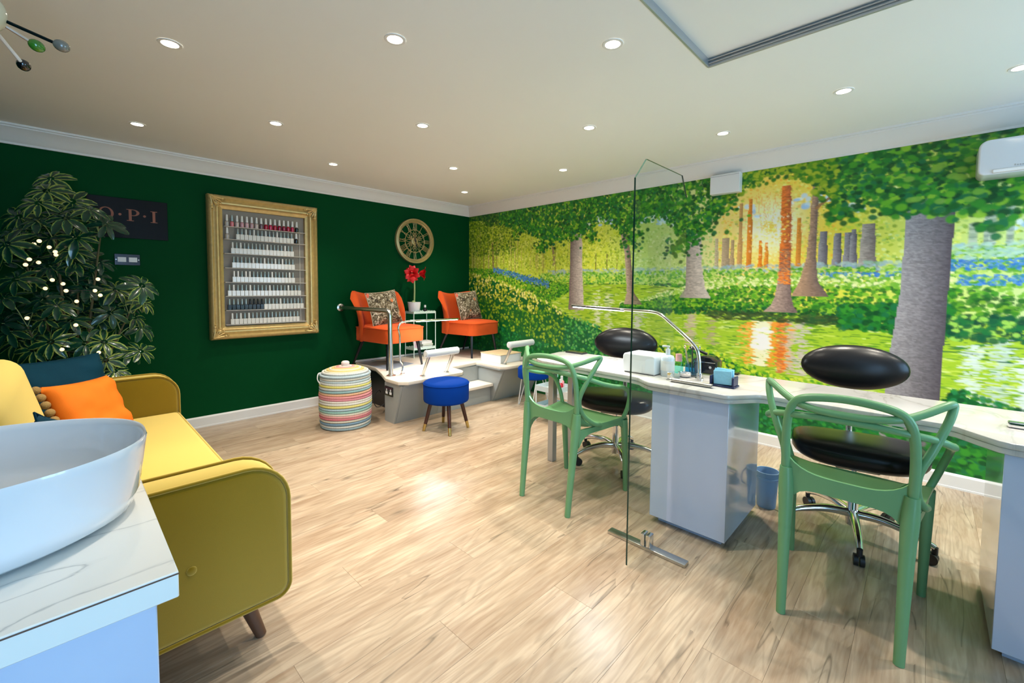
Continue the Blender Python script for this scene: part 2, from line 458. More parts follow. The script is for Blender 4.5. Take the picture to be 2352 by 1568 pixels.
def leaf_mat():
    """variegated leaflet: green heart, yellow-cream margin by the leaflet's own width attribute"""
    m, nt, b, out = nodes_of('leaf_variegated'); N, L = nt.nodes, nt.links
    setin(b, 'Roughness', 0.22); setin(b, 'Coat Weight', 0.3)
    at = N.new('ShaderNodeAttribute'); at.attribute_name = 'edge'
    oi = N.new('ShaderNodeObjectInfo')
    tc = N.new('ShaderNodeTexCoord'); nz = N.new('ShaderNodeTexNoise'); nz.inputs['Scale'].default_value = 45; L.new(tc.outputs['Object'], nz.inputs['Vector'])
    s = N.new('ShaderNodeMath'); s.operation = 'ADD'; L.new(at.outputs['Fac'], s.inputs[0])
    k = N.new('ShaderNodeMath'); k.operation = 'MULTIPLY_ADD'; k.inputs[1].default_value = 0.7; k.inputs[2].default_value = -0.35; L.new(nz.outputs['Fac'], k.inputs[0]); L.new(k.outputs[0], s.inputs[1])
    a2 = N.new('ShaderNodeMath'); a2.operation = 'MULTIPLY_ADD'; a2.inputs[1].default_value = 0.5; a2.inputs[2].default_value = -0.25; L.new(oi.outputs['Random'], a2.inputs[0])
    s2 = N.new('ShaderNodeMath'); s2.operation = 'ADD'; L.new(s.outputs[0], s2.inputs[0]); L.new(a2.outputs[0], s2.inputs[1])
    r = N.new('ShaderNodeValToRGB'); e = r.color_ramp.elements
    e[0].position = 0.60; e[0].color = (*rgb(18, 62, 46), 1); e[1].position = 1.0; e[1].color = (*rgb(150, 166, 76), 1)
    q = e.new(0.82); q.color = (*rgb(34, 94, 56), 1)
    L.new(s2.outputs[0], r.inputs['Fac']); L.new(r.outputs['Color'], b.inputs['Base Color'])
    MATS['leaf_variegated'] = m
leaf_mat()

# ------------------------------------------------------------------ room shell
X0, X1, Y0, Y1, ZC = -1.0, 4.03, -1.8, 4.73, 2.405
def struct(name, bm, m, parent=None, smooth=30, **k):
    return obj(name, bm, m, parent, smooth, kind='structure', **k)
floor = struct('floor', box(NB(), (X0 - .1, Y0 - .1, -.14), (X1 + .1, Y1 + .1, -.014)), MATS['terracotta_dark'])
RM[floor.name] = Matrix.Identity(4)
PW = 0.195
cache = {}
def plank_mesh(l, w_):
    k = (round(l, 3), round(w_, 3))
    if k not in cache:
        bm = NB(); box(bm, (-l / 2 + .0002, -w_ / 2 + .0002, -.013), (l / 2 - .0002, w_ / 2 - .0002, 0), 0.0007, 1)
        me = mesh_from(bm, 'plank', 0); me.materials.append(MATS['oak_laminate']); cache[k] = me
    return cache[k]
row = 0; y = Y0
while y < Y1 - 0.01:
    w_ = min(PW, Y1 - y); x = X0 - (row * 0.47 % 1.29); row += 1
    while x < X1 - 0.01:
        a, b_ = max(x, X0), min(x + 1.29, X1)
        if b_ - a > 0.02:
            p = bpy.data.objects.new('plank', plank_mesh(b_ - a, w_)); C.objects.link(p)
            p.location = ((a + b_) / 2, y + w_ / 2, 0); p.parent = floor
        x += 1.29
    y += PW

wn = struct('wall_north', box(NB(), (X0 - .1, Y1, 0), (X1 + .1, Y1 + .1, ZC + .05)), MATS['wall_green_paint'])
we = struct('wall_east', box(NB(), (X1 + .004, Y0, 0), (X1 + .1, Y1, ZC + .05)), MATS['white_paint'])
RM[we.name] = Matrix.Identity(4)
ww = struct('wall_west', box(NB(), (X0 - .1, Y0, 0), (X0, Y1, ZC + .05)), MATS['wall_green_paint'])
# ceiling with the shallow recess of the access panel
HX0, HX1, HY0, HY1, HZ = 0.9, 2.28, -0.75, 0.845, 0.036
bm = NB()
for lo, hi in (((X0 - .1, HY1, ZC), (X1 + .1, Y1 + .1, ZC + .12)), ((X0 - .1, Y0 - .1, ZC), (X1 + .1, HY0, ZC + .12)), ((X0 - .1, HY0, ZC), (HX0, HY1, ZC + .12)), ((HX1, HY0, ZC), (X1 + .1, HY1, ZC + .12))):
    box(bm, lo, hi)
ceiling = struct('ceiling', bm, MATS['white_paint'])
RM[ceiling.name] = Matrix.Identity(4)
hatch = struct('access_panel', box(NB(), (HX0, HY0, ZC + HZ), (HX1, HY1, ZC + .11)), MATS['white_paint'], ceiling)
bm = NB()
for lo, hi in (((HX1 - .008, HY0, ZC - .004), (HX1 + .004, HY1, ZC + HZ)), ((HX0, HY1 - .006, ZC - .002), (HX1, HY1 + .004, ZC + HZ)), ((HX0 - .004, HY0, ZC - .002), (HX0 + .008, HY1, ZC + HZ)), ((HX0, HY0 - .004, ZC - .002), (HX1, HY0 + .008, ZC + HZ))):
    box(bm, lo, hi, .001, 1)
box(bm, (HX1 - .014, HY0, ZC + .008), (HX1 - .002, HY1, ZC + .014), .001, 1)
box(bm, (HX1 - .018, HY0, ZC + .022), (HX1 - .002, HY1, ZC + .028), .001, 1)
struct('access_panel_trim', bm, MATS['grey_alu'], ceiling)

# cornice and skirting profiles run along two walls
prof = [(0, 0), (.012, 0), (.016, .014), (.022, .020), (.034, .034), (.05, .058), (.07, .080), (.090, .096), (.098, .102), (.100, .110), (.114, .112), (.116, .125), (0, .125)]
def run_profile(name, wall, pr_, z0, a, b_, m, n=1):
    bm = NB()
    segs = [a + (b_ - a) * k / n for k in range(n + 1)]
    for d, zz in [None] if False else []: pass
    A = []
    for s in segs:
        ring = []
        for d, zz in pr_:
            if wall == 'north': v = (min(s, X1 - d) if s > X1 - .3 else max(s, X0), Y1 - d, z0 + zz)
            elif wall == 'east': v = (X1 - d, min(s, Y1 - d) if s > Y1 - .3 else s, z0 + zz)
            elif wall == 'south': v = (s, Y0 + d, z0 + zz)
            else: v = (X0 + d, s, z0 + zz)
            ring.append(bm.verts.new(v))
        A.append(ring)
    for P, Q in zip(A, A[1:]):
        for k in range(len(pr_)):
            q = (k + 1) % len(pr_); bm.faces.new((P[k], P[q], Q[q], Q[k]))
    bm.faces.new(A[0]); bm.faces.new(A[-1])
    return struct(name, bm, m, smooth=25)
run_profile('trim_1', 'north', prof, 2.28, X0, X1, MATS['cornice_white'])
run_profile('trim_2', 'east', prof, 2.28, Y0, Y1, MATS['cornice_white'])
run_profile('trim_3', 'west', prof, 2.28, Y0, Y1, MATS['cornice_white'])
skp = [(0, 0), (.016, 0), (.016, .012), (.013, .014), (.013, .086), (.009, .094), (.004, .099), (0, .100)]
run_profile('baseboard_north', 'north', skp, 0.0, X0, 2.30, MATS['skirting_white'])
run_profile('baseboard_east', 'east', skp, 0.0, Y0, 3.29, MATS['skirting_white'])
run_profile('baseboard_west', 'west', skp, 0.0, Y0, Y1, MATS['skirting_white'])
skp2 = [(0, 0), (.012, 0), (.012, .018), (.006, .022), (0, .022)]
run_profile('trim_4', 'north', skp2, 0.4205, 2.31, X1, MATS['skirting_white'])

# south wall behind the camera: glazed doors at its west end and a window at its east end give the daylight
bm = NB()
OPEN = [('window_1', -.95, .40, 0.0, 2.12, 2), ('window_2', 2.25, 3.75, .85, 2.08, 2)]
for lo, hi in (((X0 - .1, Y0 - .1, 0), (-.95, Y0, ZC + .05)), ((.40, Y0 - .1, 0), (2.25, Y0, ZC + .05)), ((3.75, Y0 - .1, 0), (X1 + .1, Y0, ZC + .05)), ((-.95, Y0 - .1, 2.12), (.40, Y0, ZC + .05)), ((2.25, Y0 - .1, 2.08), (3.75, Y0, ZC + .05)), ((2.25, Y0 - .1, 0), (3.75, Y0, .85))): box(bm, lo, hi)
struct('wall_south', bm, MATS['white_paint'])
for nm, a0, a1, z0, z1, n in OPEN:
    bm = NB(); box(bm, (a0, Y0 - .08, z0), (a1, Y0 - .02, z0 + .05)); box(bm, (a0, Y0 - .08, z1 - .06), (a1, Y0 - .02, z1))
    win = struct(nm, bm, MATS['white_plastic']); RM[win.name] = Matrix.Identity(4)
    for k in range(n + 1):
        x = a0 + .036 + (a1 - a0 - .072) * k / n
        struct('window_mullion', box(NB(), (x - .035, Y0 - .075, z0 + .05), (x + .035, Y0 - .025, z1 - .06), .004, 1), MATS['white_plastic'], win)
    for k in range(n):
        a, b_ = a0 + .071 + (a1 - a0 - .072) * k / n, a0 + .001 + (a1 - a0 - .072) * (k + 1) / n
        struct('pane', box(NB(), (a, Y0 - .055, z0 + .05), (b_, Y0 - .045, z1 - .06)), MATS['door_glass'], win)
# ------------------------------------------------------------------ the painted woodland mural on the east wall
def paint_mural():
    RES = 0.0066
    U, V = Y1 - Y0, 2.285
    W_, H_ = int(U / RES) + 1, int(V / RES) + 1
    uu = np.linspace(0, U, W_); vv = np.linspace(0, V, H_)
    A = np.zeros((H_, W_, 3))
    R = np.random.default_rng(11)
    def c(r, g, b): return np.array(rgb(r, g, b))
    def ip(xs): 
        a = np.array(xs); return lambda u: np.interp(u, a[:, 0], a[:, 1])
    UG, VG = np.meshgrid(uu, vv)
    # sky-lit distance
    stops = [(0, c(120, 160, 40)), (0.5, c(166, 190, 50)), (1.3, c(190, 206, 70)), (2.1, c(206, 214, 70)), (2.7, c(176, 204, 110)), (3.3, c(206, 214, 150)), (3.78, c(244, 214, 90)), (4.3, c(206, 210, 70)), (4.8, c(196, 214, 110)), (5.3, c(190, 216, 150)), (7, c(150, 190, 110))]
    su = [s[0] for s in stops]
    for k in range(3): A[:, :, k] = np.interp(uu, su, [s[1][k] for s in stops])[None, :]
    d = np.sqrt((UG - 3.78) ** 2 + ((VG - 1.81) * 1.0) ** 2)
    g1 = np.exp(-(d / 0.17) ** 2)[..., None]; g2 = np.exp(-(d / 0.42) ** 2)[..., None]
    A[:] = A * (1 - .75 * g2) + c(250, 190, 50) * .75 * g2
    A[:] = A * (1 - g1) + c(255, 250, 220) * g1
    def dab(u, v, ru, rv, col, al=1.0, ang=0.0):
        m = max(ru, rv)
        i0, i1 = int((v - m) / RES), int((v + m) / RES) + 2; j0, j1 = int((u - m) / RES), int((u + m) / RES) + 2
        i0, j0 = max(i0, 0), max(j0, 0); i1, j1 = min(i1, H_), min(j1, W_)
        if i0 >= i1 or j0 >= j1: return
        y = vv[i0:i1, None] - v; x = uu[None, j0:j1] - u
        if ang: x, y = x * math.cos(ang) + y * math.sin(ang), -x * math.sin(ang) + y * math.cos(ang)
        q = (x / ru) ** 2 + (y / rv) ** 2
        mk = (np.clip(1.6 - 1.3 * q, 0, 1) * al)[..., None]
        A[i0:i1, j0:j1] = A[i0:i1, j0:j1] * (1 - mk) + col * mk
    def daubs(n, ua, ub, lo, hi, pal, s=(.012, .022), asp=(.6, 1.0), al=.95, rot=.5, bias=1.0, sort=False):
        us = R.uniform(ua, ub, n); ts = R.uniform(0, 1, n) ** bias
        l = lo(us) if callable(lo) else np.full(n, lo); h = hi(us) if callable(hi) else np.full(n, hi)
        vs_ = l + (h - l) * ts
        if sort:
            o = np.argsort(-vs_); us, vs_, ts = us[o], vs_[o], ts[o]
        for u, v, t in zip(us, vs_, ts):
            p = pal(u, v, t) if callable(pal) else pal[R.integers(len(pal))]
            r = R.uniform(*s)
            dab(u, v, r, r * R.uniform(*asp), p, al, R.uniform(-rot, rot))
    canopy = ip([(0, 2.14), (.64, 2.09), (1.0, 1.98), (1.38, 1.84), (1.83, 1.80), (2.15, 1.98), (2.27, 1.95), (2.48, 1.77), (2.62, 1.92), (2.85, 1.95), (3.0, 1.78), (3.18, 1.72), (3.37, 1.90), (3.6, 2.12), (3.86, 2.16), (4.0, 2.12), (4.2, 1.86), (4.4, 1.90), (4.6, 1.80), (4.84, 1.84), (4.94, 1.80), (5.12, 1.74), (5.6, 1.85), (6.6, 1.8)])
    far_top = 1.47
    # pale distance: leaf light, thin stems
    lime = [c(150, 176, 30), c(196, 212, 54), c(112, 150, 26), c(220, 226, 120), c(176, 200, 70)]
    mint = [c(186, 214, 130), c(160, 196, 96), c(210, 224, 160), c(140, 180, 70)]
    warm = [c(240, 196, 60), c(214, 206, 70), c(250, 226, 130), c(200, 190, 60), c(236, 170, 44)]
    def dist_pal(u, v, t):
        if u < 2.5: return lime[R.integers(5)]
        if u < 3.35: return mint[R.integers(4)]
        if u < 4.4: return warm[R.integers(5)] if R.random() < max(.1, 1.1 - abs(u - 3.8) * 1.6) else lime[R.integers(5)]
        return (lime + mint)[R.integers(9)]
    daubs(9500, 0, U, 1.42, 2.25, dist_pal, (.006, .016), (.5, 1.0), .7)
    for k in range(55):                                # slim pale stems at the corner end
        u = R.uniform(.05, 1.75) ; h = R.uniform(.25, .6); col = [c(196, 200, 96), c(176, 170, 90), c(128, 124, 60), c(210, 208, 120)][R.integers(4)]
        for v in np.arange(1.46 + R.uniform(-.05, .1), 1.46 + h, .012): dab(u + R.normal(0, .003), v, R.uniform(.004, .008), .012, col, .7)
    for u, a, b_, w_, col in ((.49, 1.46, 1.9, .02, c(126, 112, 70)), (.40, 1.48, 1.72, .012, c(170, 160, 110)), (1.52, 1.56, 1.78, .02, c(140, 122, 84)), (2.1, 1.5, 1.66, .008, c(110, 110, 50)), (2.24, 1.5, 1.66, .007, c(110, 110, 50)), (2.36, 1.5, 1.62, .007, c(120, 116, 60))):
        for v in np.arange(a, b_, .008): dab(u + .01 * math.sin(v * 9), v, w_, .01, col * R.uniform(.8, 1.25), .9)
    daubs(2600, 0, 2.6, 1.5, 2.2, dist_pal, (.007, .017), (.5, 1.0), .7)
    daubs(700, 0, .9, 1.72, 2.2, [c(60, 110, 26), c(90, 136, 30), c(40, 92, 26), c(120, 156, 40)], (.010, .02), (.5, 1.0), .8)
    sung = (np.exp(-((UG - 3.775) ** 2 + (VG - 1.81) ** 2) / .17 ** 2) * .85)[..., None]
    A[:] = A * (1 - sung) + c(255, 250, 214) * sung
    # patches of sky between the leaves
    for (u, v, n, s) in ((2.12, 2.05, 16, .07), (2.26, 1.99, 14, .05), (2.76, 2.02, 34, .10), (2.90, 1.97, 20, .08), (2.66, 2.06, 12, .06), (3.62, 1.95, 8, .04), (4.02, 1.98, 10, .04), (4.18, 2.02, 12, .04), (4.3, 1.9, 8, .03), (5.2, 1.66, 10, .06)):
        for k in range(n): dab(u + R.normal(0, s), v + R.normal(0, s * .5), R.uniform(.015, .035), R.uniform(.012, .026), [c(150, 190, 222), c(190, 216, 232), c(214, 232, 236)][R.integers(3)], .8)
    # far ground, haze of bluebells
    def trunk(L, Rr, light, dark, warmth=None, n=900, dash=(.010, .022), th=.004):
        L, Rr = np.array(L), np.array(Rr); L = L[np.argsort(L[:, 1])]; Rr = Rr[np.argsort(Rr[:, 1])]
        v0, v1 = max(L[0, 1], Rr[0, 1]), min(L[-1, 1], Rr[-1, 1])
        for i in range(max(0, int(v0 / RES)), min(H_, int(v1 / RES) + 1)):
            v = vv[i]; a, b_ = np.interp(v, L[:, 1], L[:, 0]), np.interp(v, Rr[:, 1], Rr[:, 0])
            j = np.where((uu >= a) & (uu <= b_))[0]
            if len(j) == 0: continue
            t = (uu[j] - a) / max(1e-4, b_ - a)
            A[i, j] = light * (1 - t)[:, None] + dark * t[:, None]
        for k in range(n):
            v = R.uniform(v0, v1); a, b_ = np.interp(v, L[:, 1], L[:, 0]), np.interp(v, Rr[:, 1], Rr[:, 0]); t = R.uniform(.04, .96)
            col = (light * (1 - t) + dark * t) * R.choice([.68, .84, 1.18, 1.35])
            if warmth: 
                wv, wc = warmth
                if v > wv: col = wc * R.uniform(.7, 1.3)
            dab(a + (b_ - a) * t, v, R.uniform(*dash), th * R.uniform(.7, 1.5), np.clip(col, 0, 1), .6)
    bk, bl = c(92, 84, 84), c(176, 168, 160)
    gk, gl = c(84, 80, 90), c(150, 146, 148)
    for (a, b_, lo, hi) in ((4.10, 4.155, 1.47, 1.74), (4.19, 4.24, 1.46, 1.72), (4.255, 4.30, 1.46, 1.72), (4.29, 4.33, 1.46, 1.74)):
        trunk([(a, lo), (a + .01, hi)], [(b_ + .012, lo), (b_, hi)], gl, gk, None, 90, (.005, .012), .003)
    trunk([(4.33, 1.40), (4.355, 1.55), (4.36, 1.77)], [(4.48, 1.40), (4.44, 1.55), (4.435, 1.77)], c(170, 160, 150), c(110, 100, 96), None, 260, (.008, .02), .0035)
    for (a, b_, lo, hi, col) in ((3.53, 3.56, 1.48, 2.02, c(196, 150, 90)), (3.60, 3.635, 1.48, 2.05, c(214, 130, 40)), (3.69, 3.715, 1.48, 1.70, c(226, 130, 30)), (3.735, 3.76, 1.48, 1.68, c(226, 140, 40)), (3.955, 3.985, 1.48, 1.86, c(214, 140, 50)), (3.40, 3.46, 1.46, 1.74, c(170, 150, 120)), (3.34, 3.37, 1.46, 1.74, c(190, 176, 140)), (3.47, 3.5, 1.46, 1.72, c(176, 150, 110))):
        trunk([(a, lo), (a + .006, hi)], [(b_ + .01, lo), (b_, hi)], col * 1.1, col * .7, None, 70, (.005, .01), .003)
    for k in range(7):                                  # branches crossing the sun
        x0, y0_ = R.uniform(3.66, 3.9), R.uniform(1.72, 1.8)
        for s_ in np.linspace(0, 1, 24): dab(x0 + s_ * R.uniform(-.02, .02) + (k - 3) * .04 * s_, y0_ + .3 * s_, .004, .01, c(226, 160, 50), .5)
    for k in range(24):                                  # pale trunks in the glade to the right
        u = R.uniform(4.86, 6.5); w_ = R.uniform(.01, .028)
        for v in np.arange(1.56, 1.56 + R.uniform(.12, .28), .009): dab(u, v, w_, .010, [c(150, 170, 150), c(176, 190, 176), c(120, 140, 130)][R.integers(3)] * R.uniform(.85, 1.15), .75)
    green = [c(60, 140, 30), c(96, 166, 34), c(40, 112, 30), c(130, 182, 44), c(24, 92, 34)]
    lgreen = [c(120, 180, 50), c(150, 196, 70), c(90, 160, 44), c(180, 208, 100), c(66, 140, 40)]
    dgreen = [c(14, 92, 30), c(30, 116, 36), c(6, 70, 30), c(50, 136, 36), c(20, 104, 60)]
    daubs(900, 1.45, 4.9, 1.43, 1.50, [c(170, 196, 190), c(150, 180, 170), c(120, 168, 120), c(140, 170, 200)], (.010, .022), (.4, .8), .55)
    daubs(2300, 1.3, 4.9, 1.31, 1.465, lgreen, (.009, .018), (.6, 1.0), .9, sort=True)
    daubs(300, 1.5, 3.2, 1.30, 1.345, dgreen, (.012, .022), (.3, .6), .8)
    # right-hand glade: mint meadow and bluebell ribbons
    daubs(2600, 4.80, U, 1.02, 1.58, lambda u, v, t: (lgreen if v > 1.3 else green)[R.integers(5)] * (1 if v > 1.25 else .8), (.012, .024), (.5, .9), .9, sort=True)
    for (a, b_, lo, hi) in ((4.80, U, 1.43, 1.50), (4.80, U, 1.335, 1.40), (4.05, 4.62, 1.385, 1.425)):
        daubs(int(420 * (b_ - a)), a, b_, lo, hi, [c(44, 108, 190), c(70, 136, 206), c(96, 150, 190), c(50, 130, 150)], (.007, .014), (.5, .9), .85)
    daubs(500, 4.80, U, 1.50, 1.60, [c(180, 214, 196), c(160, 200, 150), c(150, 190, 200)], (.012, .025), (.3, .6), .5)
    # water
    wtop = ip([(1.2, 1.15), (1.5, 1.30), (1.7, 1.345), (2.6, 1.34), (3.2, 1.30), (3.5, 1.2), (4.8, 1.12), (5.1, 1.08), (5.3, 1.05), (6.6, .98)])
    j = np.where(uu > 1.15)[0]
    for jj in j:
        i1 = int(wtop(uu[jj]) / RES); i0 = int(.35 / RES)
        if i1 > i0: A[i0:i1, jj] = c(156, 190, 44)
    wat = [c(170, 200, 50), c(96, 146, 40), c(196, 214, 86), c(84, 144, 40), c(206, 222, 130), c(140, 184, 40)]
    def wpal(u, v, t):
        x = wat[R.integers(6)]
        if v > 1.24 and R.random() < .45: x = x * .55
        if u > 4.8 and v > .86 and R.random() < .7: x = [c(20, 96, 50), c(40, 124, 60), c(14, 84, 56)][R.integers(3)]
        if 4.0 < u < 4.6 and v > .95 and R.random() < .5: x = [c(60, 120, 30), c(90, 140, 36)][R.integers(2)]
        return x
    daubs(7500, 1.2, U, .40, wtop, wpal, (.014, .05), (.07, .15), .85, .06)
    for (u0, v0, v1, n, col) in ((2.14, .80, 1.28, 90, c(220, 226, 190)), (2.28, .8, 1.25, 70, c(206, 214, 176)), (2.62, .78, 1.08, 90, c(206, 200, 190)), (3.15, .72, 1.08, 120, c(190, 176, 150)), (3.34, .8, 1.06, 60, c(170, 160, 120)), (3.93, .62, 1.06, 150, c(206, 180, 160)), (4.02, .62, 1.04, 120, c(196, 186, 180)), (4.95, .55, .95, 120, c(206, 222, 214)), (5.06, .55, 1.0, 120, c(190, 210, 200)), (5.18, .5, .9, 120, c(216, 228, 224)), (5.6, .5, .95, 140, c(196, 214, 204)), (6.1, .5, .9, 140, c(206, 222, 214)), (1.86, .85, 1.3, 80, c(176, 180, 130))):
        for k in range(n): dab(u0 + R.normal(0, .025), R.uniform(v0, v1), R.uniform(.014, .036), .005, col * R.uniform(.85, 1.1), .75)
    for k in range(520):                                 # the sun lying on the water
        v = R.uniform(.66, 1.03); t = R.normal(0, .075)
        col = c(250, 240, 196) if abs(t) < .055 else (c(240, 150, 50) if t > 0 or R.random() < .6 else c(226, 190, 90))
        dab(3.74 + t, v, R.uniform(.014, .034), .006, col, .8)
    for k in range(170): dab(3.885 + R.normal(0, .018), R.uniform(.62, 1.06), R.uniform(.012, .03), .006, [c(214, 104, 30), c(236, 140, 50), c(190, 120, 70)][R.integers(3)], .8)
    for k in range(60): dab(3.735 + R.normal(0, .03), R.uniform(.80, .98), .03, .012, c(252, 250, 232), .8)
    # grassy island and far right bank under the sun
    mt = ip([(2.45, 1.15), (2.7, 1.20), (2.95, 1.28), (3.2, 1.34), (3.5, 1.40), (4.7, 1.42)]); mb = ip([(2.45, 1.09), (2.9, 1.06), (3.4, 1.08), (4.0, 1.09), (4.3, 1.02), (4.8, 1.0)])
    def ispal(u, v, t):
        if t < .2: return dgreen[R.integers(5)] * .8
        if t > .75: return [c(206, 222, 140), c(160, 200, 70), c(226, 230, 170), c(110, 170, 50)][R.integers(4)]
        return green[R.integers(5)]
    daubs(3600, 2.42, 4.85, mb, mt, ispal, (.010, .02), (.55, 1.0), .92, sort=True)
    daubs(260, 3.3, 4.4, 1.035, 1.10, [c(40, 60, 30), c(70, 90, 40), c(30, 80, 40)], (.02, .045), (.15, .35), .7)
    daubs(500, 4.25, 4.85, 1.0, 1.2, dgreen, (.014, .026), (.6, 1), .9)
    daubs(700, 4.8, U, .98, 1.14, [c(10, 84, 50), c(4, 66, 44), c(24, 108, 50), c(150, 200, 80)], (.014, .028), (.55, 1), .9)
    # bluebell slope and meadow at the corner end
    lt = ip([(0, 1.56), (.72, 1.52), (1.2, 1.42), (1.75, 1.33)]); lb = ip([(0, 1.30), (.9, 1.20), (1.5, 1.12), (1.75, 1.25)])
    daubs(1900, 0, 1.75, lb, lt, green, (.010, .02), (.55, 1.0), .92, sort=True)
    us = R.uniform(.5, 1.46, 520)
    for u in us: dab(u, np.interp(u, [.5, .88, 1.46], [1.53, 1.455, 1.33]) + R.normal(0, .022), R.uniform(.006, .012), .007, [c(44, 100, 190), c(80, 140, 206), c(60, 110, 150)][R.integers(3)], .9)
    # the standing trees
    trunk([(2.405, 1.86), (2.455, 1.66), (2.475, 1.45), (2.49, 1.25), (2.46, 1.14)], [(2.475, 1.86), (2.52, 1.66), (2.545, 1.45), (2.57, 1.25), (2.66, 1.14)], c(180, 160, 140), c(110, 90, 84), None, 420, (.008, .02))
    trunk([(3.09, 1.80), (3.095, 1.5), (3.09, 1.30), (3.04, 1.22)], [(3.22, 1.80), (3.235, 1.5), (3.27, 1.30), (3.32, 1.22)], c(150, 140, 130), c(196, 186, 176), None, 620, (.010, .024))
    trunk([(1.765, 1.90), (1.765, 1.5), (1.755, 1.05)], [(1.925, 1.90), (1.935, 1.5), (1.965, 1.05)], c(112, 96, 92), c(196, 184, 172), None, 1200, (.008, .02))
    trunk([(4.05, 2.12), (4.045, 1.8), (4.03, 1.55), (3.99, 1.36), (3.94, 1.25)], [(4.095, 2.12), (4.09, 1.8), (4.09, 1.55), (4.11, 1.36), (4.18, 1.25)], c(176, 140, 110), c(104, 88, 84), None, 520, (.007, .018))
    trunk([(3.845, 2.12), (3.85, 1.8), (3.848, 1.40)], [(3.905, 2.12), (3.92, 1.8), (3.925, 1.40)], c(226, 120, 40), c(170, 90, 50), None, 900, (.008, .02))
    trunk([(3.848, 1.47), (3.84, 1.35), (3.825, 1.24), (3.80, 1.17), (3.75, 1.12)], [(3.925, 1.47), (3.93, 1.35), (3.94, 1.24), (3.955, 1.17), (3.985, 1.12)], c(176, 150, 136), c(110, 92, 90), None, 520, (.006, .016))
    for k in range(160):
        v = 1.34 + abs(R.normal(0, .09)); t = R.random(); dab(3.848 + .077 * t, v, R.uniform(.008, .018), .0045, [c(222, 120, 40), c(200, 100, 40), c(236, 150, 60)][R.integers(3)], .7)
    for k in range(150):
        v = R.uniform(1.44, 1.62); dab(3.85 + .075 * R.random(), v, R.uniform(.006, .014), .004, [c(150, 110, 90), c(120, 84, 70), c(190, 130, 80)][R.integers(3)], .65)
    for k in range(260):                                # sunlight spilling round the trunk
        rr, an = abs(R.normal(0, .16)), R.uniform(0, 2 * PI)
        dab(3.775 + rr * math.cos(an) * .9, 1.80 + rr * math.sin(an), R.uniform(.006, .014), R.uniform(.006, .012), [c(255, 246, 200), c(255, 226, 120), c(250, 200, 70)][R.integers(3)], max(0, .8 - rr * 2.0))
    for s_ in np.linspace(0, 1, 40): dab(4.08 + .16 * s_, 1.92 + .14 * s_, .012, .01, c(150, 110, 70), .8)
    # undergrowth in front: left bush and the lower border
    bt = ip([(0, 1.50), (.5, 1.42), (.88, 1.31), (1.2, 1.22), (1.46, 1.12), (1.72, 1.0), (2.0, .93), (2.19, .88), (2.35, .72), (2.5, .62), (2.62, .66), (2.8, .80), (3.0, .74), (3.21, .79), (3.44, .73), (3.65, .65), (3.91, .59), (4.2, .60), (4.5, .52), (4.8, .50), (4.86, .68), (5.0, .62), (5.15, .58), (5.3, .62), (6.6, .5)])
    def bpal(u, v, t):
        if u < 1.3 and t > .80: return [c(196, 200, 60), c(222, 220, 120), c(160, 180, 40), c(120, 150, 40)][R.integers(4)]
        if u < 1.7 and t > .55: return [c(110, 160, 30), c(150, 180, 40), c(60, 126, 34), c(34, 100, 34)][R.integers(4)]
        if u > 2.8 and u < 4.4 and t > .75: return [c(120, 180, 30), c(170, 200, 40), c(70, 150, 30), c(200, 214, 60)][R.integers(4)]
        if 1.3 < u < 2.5 and t > .5: return [c(30, 130, 70), c(70, 160, 60), c(12, 96, 60), c(110, 180, 90), c(20, 110, 50)][R.integers(5)]
        return [c(20, 112, 40), c(10, 90, 36), c(46, 138, 50), c(4, 70, 34), c(30, 124, 70)][R.integers(5)]
    jj = np.arange(W_)
    for x in jj:
        i1 = int((bt(uu[x]) - .03) / RES); A[:i1, x] = c(8, 92, 40)
    daubs(9500, 0, U, 0.02, bt, bpal, (.011, .021), (.6, 1.0), .92, 1.2, sort=True)
    for k in range(60):
        u = R.uniform(.1, 1.65); v = float(bt(u)) - abs(R.normal(0, .05)); 
        dab(u, v, .014, .016, c(226, 224, 130), .9)
    # the big grey trunk stands in front of everything
    trunk([(4.60, 2.0), (4.59, 1.6), (4.585, 1.3), (4.56, 1.0), (4.54, .8), (4.53, .5), (4.50, .05)], [(4.84, 2.0), (4.825, 1.6), (4.82, 1.3), (4.815, 1.0), (4.81, .8), (4.81, .5), (4.84, .05)], c(150, 146, 150), c(78, 72, 80), None, 5200, (.006, .016), .0035)
    daubs(700, 4.4, 5.1, .02, .36, dgreen, (.016, .03), (.6, 1), .95)
    # leaf canopy
    def cpal(u, v, t):
        a, b_ = (dgreen, green)
        if u < .6: return [c(20, 84, 30), c(60, 116, 30), c(10, 64, 26), c(90, 130, 36)][R.integers(4)]
        if 3.4 < u < 4.2: return [c(90, 140, 20), c(50, 120, 24), c(130, 160, 30), c(20, 90, 30), c(160, 176, 40)][R.integers(5)]
        return (a if R.random() < .62 else b_)[R.integers(5)]
    hi = lambda u: np.full_like(np.asarray(u, float), 2.29)
    lo2 = lambda u: canopy(u) + .09
    daubs(6200, 0, 4.0, lo2, hi, cpal, (.012, .024), (.6, 1.0), .92, 1.2)
    daubs(1500, 0.3, 4.0, lambda u: canopy(u) + .02, lambda u: canopy(u) + .16, cpal, (.011, .022), (.6, 1.0), .95, 1.2)
    daubs(4600, 3.9, U, lo2, hi, cpal, (.014, .029), (.55, .9), .92, .5)
    daubs(900, 4.0, U, lambda u: canopy(u), lambda u: canopy(u) + .16, cpal, (.014, .028), (.55, .9), .95, .5)
